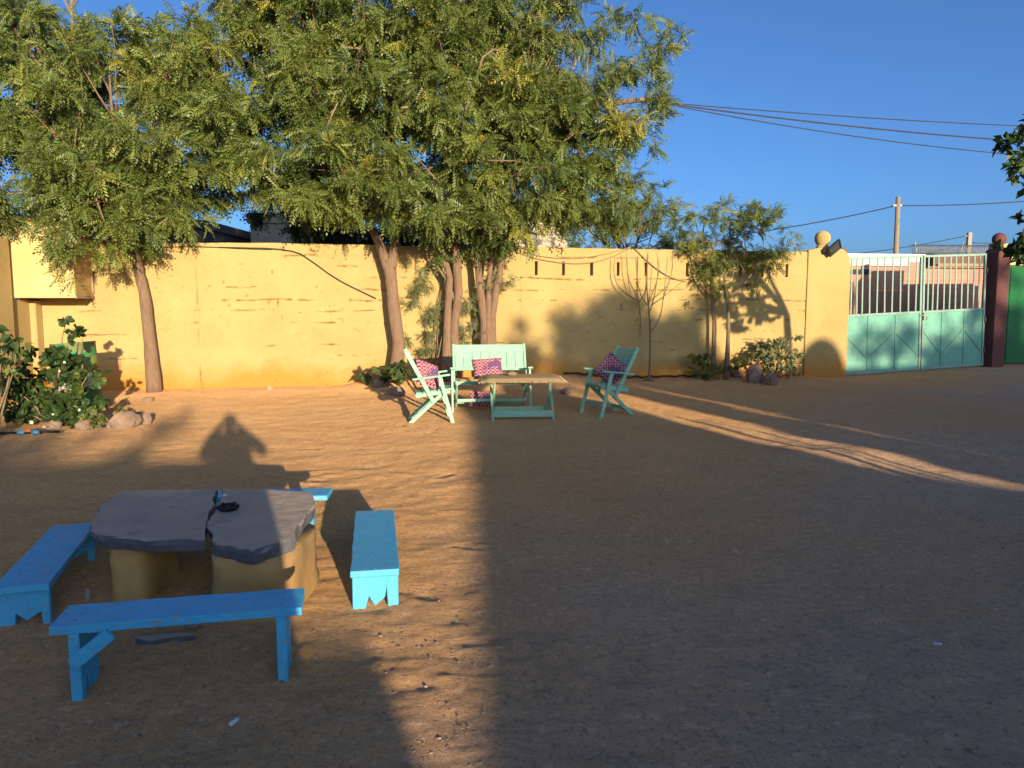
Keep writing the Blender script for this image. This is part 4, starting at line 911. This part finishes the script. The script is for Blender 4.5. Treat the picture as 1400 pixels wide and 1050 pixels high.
shrub('pale_shrub', 'pale feathery sunlit shrub growing against the wall behind the loveseat', b, [pxblob(*q, ry=.16) for q in [(575, 425, b.y, 28), (600, 450, b.y, 32), (590, 395, b.y, 26), (570, 455, b.y, 22), (625, 455, b.y, 26), (640, 420, b.y, 24), (605, 365, b.y, 24), (650, 455, b.y, 22), (580, 480, b.y, 18), (670, 390, b.y, 26), (690, 370, b.y, 18)]], 300, .14, M['leaf_pale'], NEEM_T, 61, 9)
b = base_at(1057, .35)
shrub('rose_bush', 'round rose bush with small leaves and pale blooms left of the gate, behind two rocks', b, [pxblob(*q) for q in [(1045, 480, b.y-.2, 20), (1070, 480, b.y-.2, 24), (1060, 498, b.y-.3, 28), (1078, 505, b.y-.3, 18), (1055, 465, b.y-.1, 16), (1075, 462, b.y, 12), (1035, 495, b.y-.2, 16), (1083, 490, b.y-.1, 12)]], 620, .075, M['leaf_pale'], BROAD, 62, 12, .3)
shrub('rose_bush', 'small low dark bush at the foot of the slender young trees', base_at(962, .3), [pxblob(*q) for q in [(950, 500, 15.3, 18), (970, 505, 15.3, 18), (985, 508, 15.4, 14), (960, 490, 15.4, 12), (1003, 500, 15.5, 14), (1015, 495, 15.6, 10)]], 500, .08, M['leaf'], BROAD, 63, 8, .3)
b = Vector((-5.95, 9.95, gz(-5.95, 9.95)))
shrub('leafy_bush', 'big leafy green bush with white flowers in front of the drum at the left', b, [pxblob(*q) for q in [(60, 520, 10.0, 40), (95, 515, 9.9, 34), (110, 545, 9.8, 30), (70, 560, 9.7, 40), (40, 545, 9.9, 34), (100, 480, 10.1, 24), (75, 485, 10.2, 24), (35, 505, 10.1, 26), (120, 515, 9.9, 18), (90, 455, 10.1, 10), (95, 440, 10.1, 7), (105, 465, 10.1, 12), (20, 560, 9.9, 26)]], 500, .095, M['leaf_dark'], LOBED, 64, 14, .3)
shrub('leafy_bush', 'bright green sprig plant at the foot of the drum beside the flat rock', Vector((-5.25, 9.85, 0)), [pxblob(*q) for q in [(132, 568, 9.7, 14), (118, 560, 9.8, 14), (140, 575, 9.7, 8)]], 500, .08, M['leaf'], LOBED, 65, 6, .3)
b = Vector((-6.15, 8.95, 0))
shrub('leafy_bush', 'dark long leaved plant cut by the left edge of the view', b, [pxblob(*q) for q in [(5, 475, 8.9, 26), (20, 468, 8.9, 16), (-15, 500, 8.9, 40), (8, 505, 8.9, 16), (-20, 460, 8.9, 30)]], 220, .14, M['leaf_dark'], BROAD, 66, 8, .5)
shrub('leafy_bush', 'little green plant growing over the flat rock at the foot of the first tree', Vector((-5.15, 10.55, 0)), [pxblob(*q) for q in [(165, 560, 10.6, 12), (180, 565, 10.5, 12), (190, 572, 10.45, 8)]], 500, .07, M['leaf'], BROAD, 67, 5, .3)
b = base_at(522, .75)
shrub('dry_plant', 'dark drooping long leaved plant at the foot of the thick forked trunk', b, [pxblob(*q) for q in [(512, 512, b.y, 15), (530, 512, b.y-.1, 14), (545, 500, b.y-.1, 13), (503, 505, b.y, 8), (560, 512, b.y-.2, 12)]], 120, .22, M['leaf_dark'], BROAD, 68, 6, .8)
for k, (x, y, pxs) in enumerate(((45, 577, 7), (62, 583, 4), (74, 566, 4), (90, 495, 5), (83, 507, 4), (110, 560, 5))):
    p = at_y(x, y, 9.45 if y > 560 else 9.72); mb = MB(); r = pxs*9.5/F*.48
    for q in range(5):
        a = q*1.257; mb.add([p, p+Vector((math.cos(a-.5)*r*.7, -.02, math.sin(a-.5)*r*.7)), p+Vector((math.cos(a)*r, -.035, math.sin(a)*r)), p+Vector((math.cos(a+.5)*r*.7, -.02, math.sin(a+.5)*r*.7))], [(0, 1, 2, 3)])
    tag(mb.build('flower', M['flower']), ['largest low white flower of the big bush, above the blue hose fitting', 'small white flower just right of the largest low one on the big bush', 'white flower low in the middle of the big bush', 'white flower high on the big bush, larger of the upper pair', 'smaller white flower of the upper pair, just left and below its twin', 'white flower low at the right of the big bush by the drum'][k], 'flower', 'white flowers of the big bush')
# bare sapling
b = base_at(887, .40); t = thing('bare_sapling', 'bare leafless sapling with thin upswept twigs between the right chair and the young trees', 'tree', b)
def tw_px(name, pts, r0, r1):
    P = [up_pt(x, y, b, dy)-b for x, y, dy in pts]
    for _ in range(2): P = [P[0]]+[q for i in range(len(P)-1) for q in (P[i].lerp(P[i+1], .25), P[i].lerp(P[i+1], .75))]+[P[-1]]
    MB().tube(P, [r0+(r1-r0)*i/(len(P)-1) for i in range(len(P))], 6).build(name, M['barkd'], t)
tw_px('trunk', [(887, 526, 0), (889, 490, 0), (889, 450, 0), (887, 420, 0), (884, 390, 0), (886, 345, 0)], .026, .008)
for pts in ([(889, 455, 0), (903, 435, -.05), (908, 400, -.1), (913, 350, -.1)], [(875, 430, .05), (873, 410, .05), (858, 380, .1), (857, 345, .1)], [(889, 425, 0), (896, 400, .05), (900, 370, .05), (898, 342, .05)], [(873, 412, .05), (845, 395, .1), (838, 370, .1), (841, 352, .1)], [(873, 415, .05), (885, 395, .05), (880, 350, .1)], [(890, 418, 0), (915, 400, 0), (936, 382, 0)], [(887, 420, 0), (873, 400, 0), (868, 350, 0)], [(906, 410, -.1), (920, 370, 0), (919, 345, 0)], [(875, 460, .05), (876, 430, .05), (872, 405, .05)]):
    tw_px('branch', pts, .013, .005)
for d in ((-.22, -.12), (.2, -.1), (.05, -.2)): MB().tube([(0, 0, .06), (d[0]*.5, d[1]*.5, .03), (d[0], d[1], -.03)], [.022, .018, .012], 6).build('root', M['barkd'], t)

# ------------------------------------------------------------------ drum, rocks, fittings
dp = at_z(112, 562); t = thing('oil_drum', 'painted oil drum with green, pale and red bands behind the leafy bush', 'drum', (dp.x, dp.y, gz(dp.x, dp.y)), R(20)); t.rotation_euler = (R(-2), R(-4), R(20))
pr = [(.285, 0), (.30, .015), (.292, .03), (.292, .32), (.30, .335), (.292, .35), (.292, .63), (.30, .645), (.292, .66), (.292, .99), (.302, 1.0), (.295, 1.015), (.28, 1.01), (.278, .98), (.0, .975)]
MB().lathe([(max(r, .002), z) for r, z in pr], 32).build('barrel', M['drum'], t)
def rock(label, c, d, seed, m='rock', group=None):
    rnd = random.Random(seed); bm = bmesh.new(); bmesh.ops.create_icosphere(bm, subdivisions=3, radius=1)
    for v in bm.verts:
        n = v.co.normalized(); k = 1+.30*float(fbm(n.x*1.6+seed, n.y*1.6+n.z, seed, 3))+.12*float(fbm(n.z*4+seed, n.x*4-n.y*3, seed+2, 2)); v.co = Vector((n.x*d[0], n.y*d[1], n.z*d[2]))*k
    me = bpy.data.meshes.new('rock'); bm.to_mesh(me); bm.free(); me.materials.append(M[m]); me.polygons.foreach_set('use_smooth', [False]*len(me.polygons))
    o = link('rock', me, None, (c[0], c[1], gz(c[0], c[1])+c[2]), (0, 0, rnd.uniform(0, 6))); return tag(o, label, 'rock', group)
def prock(label, px, py, wpx, hpx, seed, m='rock', group=None, dep=.8):
    p = at_z(px, py+hpx/2); k = p.y/F; rock(label, (p.x, p.y+wpx*k*.25, hpx*k*.30), (wpx*k/2, wpx*k/2*dep, hpx*k*.62), seed, m, group)
prock('upright tan rock in front of the rose bush', 1033, 511, 26, 28, 1); prock('reddish rock touching the rose bush on its right side', 1054, 518, 20, 18, 2)
prock('flat slab of rock lying by the wall foot right of the rose bush', 1100, 508, 34, 12, 3); prock('wide flat rock at the foot of the first tree, left bed edge', 168, 574, 44, 24, 4)
prock('small rock right of the wide flat one at the bed edge', 198, 572, 16, 16, 5); prock('grey stone in the left bed behind the blue hose fitting', 70, 580, 26, 12, 6, 'grit'); prock('low stone in the bed edge below the drum', 112, 582, 26, 14, 7)
prock('pale stone by the bed edge between bush and flat rock', 150, 582, 12, 8, 8, 'concrete'); prock('pale stone lying against the wall right of the bare sapling', 912, 512, 16, 9, 9, 'concrete'); prock('flat stone by the wall behind the right chair', 775, 534, 18, 8, 10)
prock('small white stone at the wall foot left of the forked trunk', 368, 534, 9, 5, 11, 'concrete'); prock('brown stone heap piece at the foot of the forked trunk', 540, 535, 26, 14, 12); prock('smaller stone left of the heap piece under the forked trunk', 515, 530, 18, 12, 13)
prock('dark stone on the shaded ground in front of the nearest bench', 172, 990, 12, 8, 14, 'grit'); prock('rounded stone under the nearest bench by the plinth', 262, 855, 24, 12, 15)
prock('little pale stone beside the left plinth', 120, 812, 10, 18, 16, 'concrete', None, .7)
prock('stone at the foot of the first trunk', 200, 546, 14, 7, 17); prock('dark stone at the left of the rose bush rocks', 1008, 512, 20, 14, 18)
p = at_z(218, 873, .015); t = thing('flat_stone_shard', 'broken flat shard of grey stone lying under the nearest bench', 'shard', p, R(6))
MB().prism([(-.11, -.005), (-.03, -.045), (.06, -.01), (.16, .005), (.15, .03), (.02, .035), (-.07, .02)], 'z', -.02, .012).build('shard_body', M['slate'], t, .004, 1)
p = at_z(205, 885, .0)
for k, (dx, dy, s) in enumerate(((.0, 0, .03), (.09, .06, .02), (.2, .05, .02), (.13, .03, .016))): rock(['largest stone flake, at the left end of the shard under the nearest bench', 'stone flake behind the shard under the nearest bench', 'stone flake off the right tip of the shard under the nearest bench', 'smallest stone flake, close behind the shard under the nearest bench'][k], (p.x+dx, p.y+dy, .002), (s, s*.7, .008), 30+k, 'grit', 'stone flakes under the bench')
p = at_z(320, 987, .008); tag(MB().tube([p-Vector((.008, .02, 0)), p+Vector((.008, .02, 0))], .009, 8).build('paper_roll', M['paper']), 'tiny white paper roll lying on the dark sand in front of the benches', 'litter')
p = at_z(1281, 880, .004); tag(MB().prism([(-.02, -.012), (.018, -.015), (.024, .008), (-.01, .016)], 'z', 0, .006).build('paper_scrap', M['paper'], None, .001, 1, loc=p), 'small white scrap on the grey gravel at the right', 'litter')
t = thing('hose_fitting', 'black hose with blue fittings and an orange clip lying in the left bed', 'hose', at_z(35, 592, .03)); t.scale = (.72, .72, .72)
MB().tube([(-.7, -.02, -.01), (-.3, .0, 0), (0, 0, .0), (.25, .02, .02), (.5, .12, 0)], .02, 8).build('hose_pipe', M['black'], t)
for x in (-.07, .17): MB().tube([(x-.06, 0, .0), (x-.04, 0, .01), (x+.06, 0, .012)], [.03, .042, .036], 10).build('coupling', M['hose'], t)
MB().box((.05, -.01, .045), (.10, .05, .05)).build('clip', M['orange'], t, .01, 2)

# loose pebbles and grit
rng = np.random.default_rng(77); N = 13000
yy = 1.9*np.exp(rng.random(N)*math.log(15.0/1.9)); xx = rng.uniform(-.75, .75, N)*yy
dens = sstep(.30, .75, vnoise(xx*.7, yy*.7, 101)+.25*(xx > 0)); ok = (rng.random(N) < dens+.15) & ((yy < 13.2+xx*.21)); xx, yy = xx[ok], yy[ok]; N = len(xx)
ico = bmesh.new(); bmesh.ops.create_icosphere(ico, subdivisions=1, radius=1); iv = np.array([v.co[:] for v in ico.verts]); ico.verts.ensure_lookup_table(); fi = np.array([[v.index for v in f.verts] for f in ico.faces]); ico.free()
def scatter(name, sel, m, s0, s1):
    n = len(sel); s = s0*np.exp(rng.random(n)**2.2*math.log(s1/s0)); Vs = iv[None]*(1+rng.normal(0, .16, (n, len(iv), 3))); Vs = Vs*np.stack([s, s*rng.uniform(.5, 1, n), s*rng.uniform(.3, .6, n)], 1)[:, None]
    a = rng.uniform(0, 6.3, n); c_, s_ = np.cos(a)[:, None], np.sin(a)[:, None]; Vx = Vs[..., 0]*c_-Vs[..., 1]*s_; Vy = Vs[..., 0]*s_+Vs[..., 1]*c_
    W = np.stack([Vx+xx[sel][:, None], Vy+yy[sel][:, None], Vs[..., 2]+ground_base(xx[sel], yy[sel])[:, None]+.002], -1).reshape(-1, 3)
    o = link(name, np_mesh(name, W, (fi[None]+(np.arange(n)*len(iv))[:, None, None]).reshape(-1, 3), m, False)); o['kind'] = 'stuff'
idx = np.arange(N); scatter('gravel', idx[::3], M['grit'], .0025, .008); scatter('gravel', idx[1::4], M['rock'], .0025, .007); scatter('gravel', idx[2::4], M['concrete'], .0025, .009)
lx = np.stack([xx[3::45], yy[3::45], ground_base(xx[3::45], yy[3::45])+.008], 1); ld = np.stack([rng.normal(0, 1, len(lx)), rng.normal(0, 1, len(lx)), rng.normal(0, .1, len(lx))], 1)
o = foliage('leaf_litter', lx, ld, rng.uniform(.012, .03, len(lx)), np.stack([rng.random(len(lx)), rng.random(len(lx))*.5], 1), BROAD, M['leaf_red'], None, .3, rng)

# ------------------------------------------------------------------ behind the viewer: added shadow casters, trees and the person taking the picture
ES = Vector((SUN_DIR.x, SUN_DIR.y, 0)).normalized(); EU = Vector((ES.y, -ES.x, 0)); TE = math.tan(R(SUN_EL)); SRZ = math.atan2(EU.y, EU.x)
def behind(tp, u=0.0, z=0.0): p = ES*tp+EU*u; return Vector((p.x, p.y, z))
def hh(t, tp): return (t-tp)*TE
def shade_house(label, tp, poly, depth, m, roof=True):
    t = thing('mud_house', label, 'house', behind(tp), SRZ)
    MB().prism([(u, z) for u, z in poly], 'y', -depth, 0).build('wall', m, t)
    us = [u for u, z in poly]; a, b = min(us), max(us); um = (a+b)/2
    if b-a > 2:  # door and window only dress the added shadow caster
        MB().box((um, .03, 1.0), (.9, .06, 1.9)).build('door', M['green'], t, .01, 1)
        f = MB().box((um+(b-a)*.28, .03, 1.1), (.8, .06, .7)).build('window', M['mud'], t, .01, 1); MB().box((um+(b-a)*.28, .065, 1.1), (.66, .014, .56)).build('pane', M['black'], f)
    return t
tp = -8.0
shade_house('lean to roofed mud house behind the viewer, shading the right of the yard', tp, [(.70, -.1), (.72, hh(2.3, tp)), (3.02, hh(9.9, tp)), (3.5, hh(12.6, tp)), (4.55, hh(13.0, tp)), (4.72, hh(14.6, tp)), (5.55, hh(15.4, tp)), (5.64, hh(10, tp)), (5.46, hh(7.5, tp)), (5.80, hh(5.6, tp)), (6.38, hh(4.5, tp)), (6.9, hh(2.8, tp)), (6.9, -.1)], 5, M['mud'])
shade_house('flat roofed mud house behind the viewer on the left', tp, [(-12, -.1), (-12, hh(9.0, tp)), (-1.2, hh(8.7, tp)), (-.20, hh(8.3, tp)), (-.19, hh(5, tp)), (-.19, -.1)], 5, M['mud'])
shade_house('low mud yard wall behind the viewer joining the two houses', tp-.3, [(-.19, -.1), (-.19, hh(3.8, tp-.3)), (.58, hh(3.6, tp-.3)), (.60, -.1)], .3, M['mud'])
shade_house('narrow mud store house behind the viewer on the right', tp-.5, [(7.05, -.1), (6.76, hh(4.8, tp-.5)), (6.58, hh(7.4, tp-.5)), (6.42, hh(9.5, tp-.5)), (6.42, hh(14.3, tp-.5)), (7.22, hh(14.3, tp-.5)), (7.26, hh(9, tp-.5)), (7.36, hh(5, tp-.5)), (7.42, -.1)], 4, M['mud'])
shade_house('long mud house behind the viewer at the far right', tp, [(7.72, -.1), (7.68, hh(6, tp)), (7.52, hh(9.5, tp)), (7.46, hh(14.2, tp)), (20, hh(14.6, tp)), (20, -.1)], 5, M['mud'])
for k, (u_, t_, r_) in enumerate(((5.86, 9.6, .05), (6.12, 8.8, .03), (6.02, 7.2, .022))):  # unseen posts added to streak the light band with shadow
    t = thing('fence_post', ['thick crooked fence post standing in the gap between the mud houses', 'middle fence post in the gap between the mud houses', 'thin short fence post in the gap between the mud houses'][k], 'post', behind(-1.4-.3*k, u_), 0, 'fence posts between the houses'); h_ = (t_+1.4+.3*k)*TE
    MB().tube([(0, 0, -.1), (.03, 0, h_*.5), (-.02, .01, h_)], [r_*1.1, r_, r_*.8], 8).build('shaft', M['pole'], t)
t = thing('clay_dome', 'rounded clay dome standing on the far right house roof behind the viewer', 'dome', behind(tp-1.5, 11.85, hh(14.0, tp)))  # unseen dome added to cast a rounded shadow on the wall
MB().lathe([(.60, -.1), (.60, .1), (.56, .35), (.46, .6), (.3, .80), (.12, .90), (.02, .92)], 24).build('dome_body', M['mud'], t)
def back_tree(label, tp, blobs, per, seed, size=.28, tmpl=NEEM_T):
    bl = []
    for u, te_, ru, rz in blobs: p = behind(tp, u, hh(te_, tp)); bl.append((p.x, p.y, p.z, ru, ru*.8, rz))
    u0 = sum(b[0] for b in blobs)/len(blobs); b = behind(tp, u0); top = min(q[2] for q in bl)
    make_tree('yard_tree', label, b, [([b, b+Vector((.05, 0, top*.5)), b+Vector((0, 0, top))], [.16, .13, .09])], bl, per, size, M['leaf'], 'trees behind the viewer', tmpl, .5, 6, seed, 7, .1)
tp2 = -17.0
back_tree('round crowned tree behind the store house, far behind the viewer', tp2, [(6.5, 20.5, .55, .75), (7.2, 22.3, .75, .62), (7.9, 21.0, .85, .62), (8.6, 22.5, .6, .7), (9.1, 19.5, .5, .6), (6.3, 15.5, .65, .55), (7.6, 16.5, .9, .7), (8.7, 16.5, .7, .6), (5.45, 16.5, .45, .55), (5.55, 20.5, .28, .4), (6.75, 24, .25, .25), (9.3, 15, .5, .5)], 260, 71)
back_tree('thin crowned tree behind the far right house, far behind the viewer', tp2, [(13.3, 18.8, .42, .42), (13.9, 20.5, .40, .35), (13.5, 16.2, .36, .4), (14.2, 17, .3, .3)], 130, 72)
back_tree('tall wide tree far behind the viewer shading the gate pillar and green door', tp2, [(15.1, 18, .65, .9), (15.9, 18.5, .9, .9), (16.9, 18, 1.0, .8), (17.9, 17.5, 1.0, .8), (15.4, 15.5, .8, .6), (16.8, 16, 1.1, .8), (18, 16, 1.0, .8), (15.6, 22, .6, .5), (16.15, 29, .3, .7), (16.9, 24.5, .55, .75)], 110, 73)  # last crown lobes added to shade the pillar ball and green door
back_tree('leafy tree behind the left mud house, behind the viewer', -13.0, [(-1.0, 8.6, .45, .28), (-1.8, 9.3, .5, .30), (-2.7, 9.2, .5, .3), (-3.8, 9.3, .7, .3), (-5.2, 9.0, .8, .3), (-.65, 7.6, .3, .25), (-2.2, 8.2, .9, .25), (-4.2, 8.2, 1.0, .25)], 110, 74, .24)
# person holding up a phone, standing at the viewer's own spot
t = thing('person', 'person in a long grey robe holding up a phone, shadow falling beside the stone table', 'person', tuple(ES*-.44+EU*-.02), SRZ)
sk = [((0, 0, .95), .15), ((0, 0, 1.15), .145), ((0, 0, 1.33), .155), ((0, .01, 1.44), .08), ((0, .03, 1.50), .055), ((0, .04, 1.58), .085), ((0, .03, 1.66), .075)]
ed = [(i, i+1) for i in range(6)]
def chain(root, pts):
    p = root
    for c_, r_ in pts: sk.append((c_, r_)); ed.append((p, len(sk)-1)); p = len(sk)-1
    return p
for s in (-1, 1):
    chain(0, [((s*.10, 0, .88), .10), ((s*.12, .01, .50), .065), ((s*.13, -.01, .12), .045), ((s*.13, .0, .05), .045), ((s*.14, .12, .035), .035)])
    h = chain(2, [((s*.19, 0, 1.38), .085), ((s*(.27 if s < 0 else .36), .06, 1.22), .065), ((s*.18, .18, 1.38), .05), ((s*.10, .25, 1.49), .034), ((s*.085, .265, 1.53), .03)])
    for f in range(4): chain(h, [((s*(.085-.012*f), .285, 1.535+.014*f-.02), .009), ((s*(.055-.006*f), .30, 1.54+.014*f-.02), .008)])
    chain(h, [((s*.065, .255, 1.545), .011), ((s*.045, .26, 1.555), .009)])
me = bpy.data.meshes.new('body'); me.from_pydata([v for v, r in sk], ed, []); o = link('body', me, t)
md = o.modifiers.new('skin', 'SKIN'); md.use_smooth_shade = True
for i, (v, r) in enumerate(sk): me.skin_vertices[0].data[i].radius = (r, r)
me.skin_vertices[0].data[0].use_root = True; sd = o.modifiers.new('sub', 'SUBSURF'); sd.levels = 1; sd.render_levels = 1; me.materials.append(M['shirt'])
MB().lathe([(.30, .06), (.29, .3), (.27, .7), (.24, 1.0), (.22, 1.25), (.14, 1.38)], 20).build('robe', M['shirt'], t)
tag(MB().box((0, 0, 0), (.15, .009, .074)).build('phone', M['black'], None, .003, 2, loc=tuple(ES*-.12+Vector((0, 0, 1.56))), rot=(0, 0, SRZ)), 'black phone held up by the person behind the camera', 'phone')
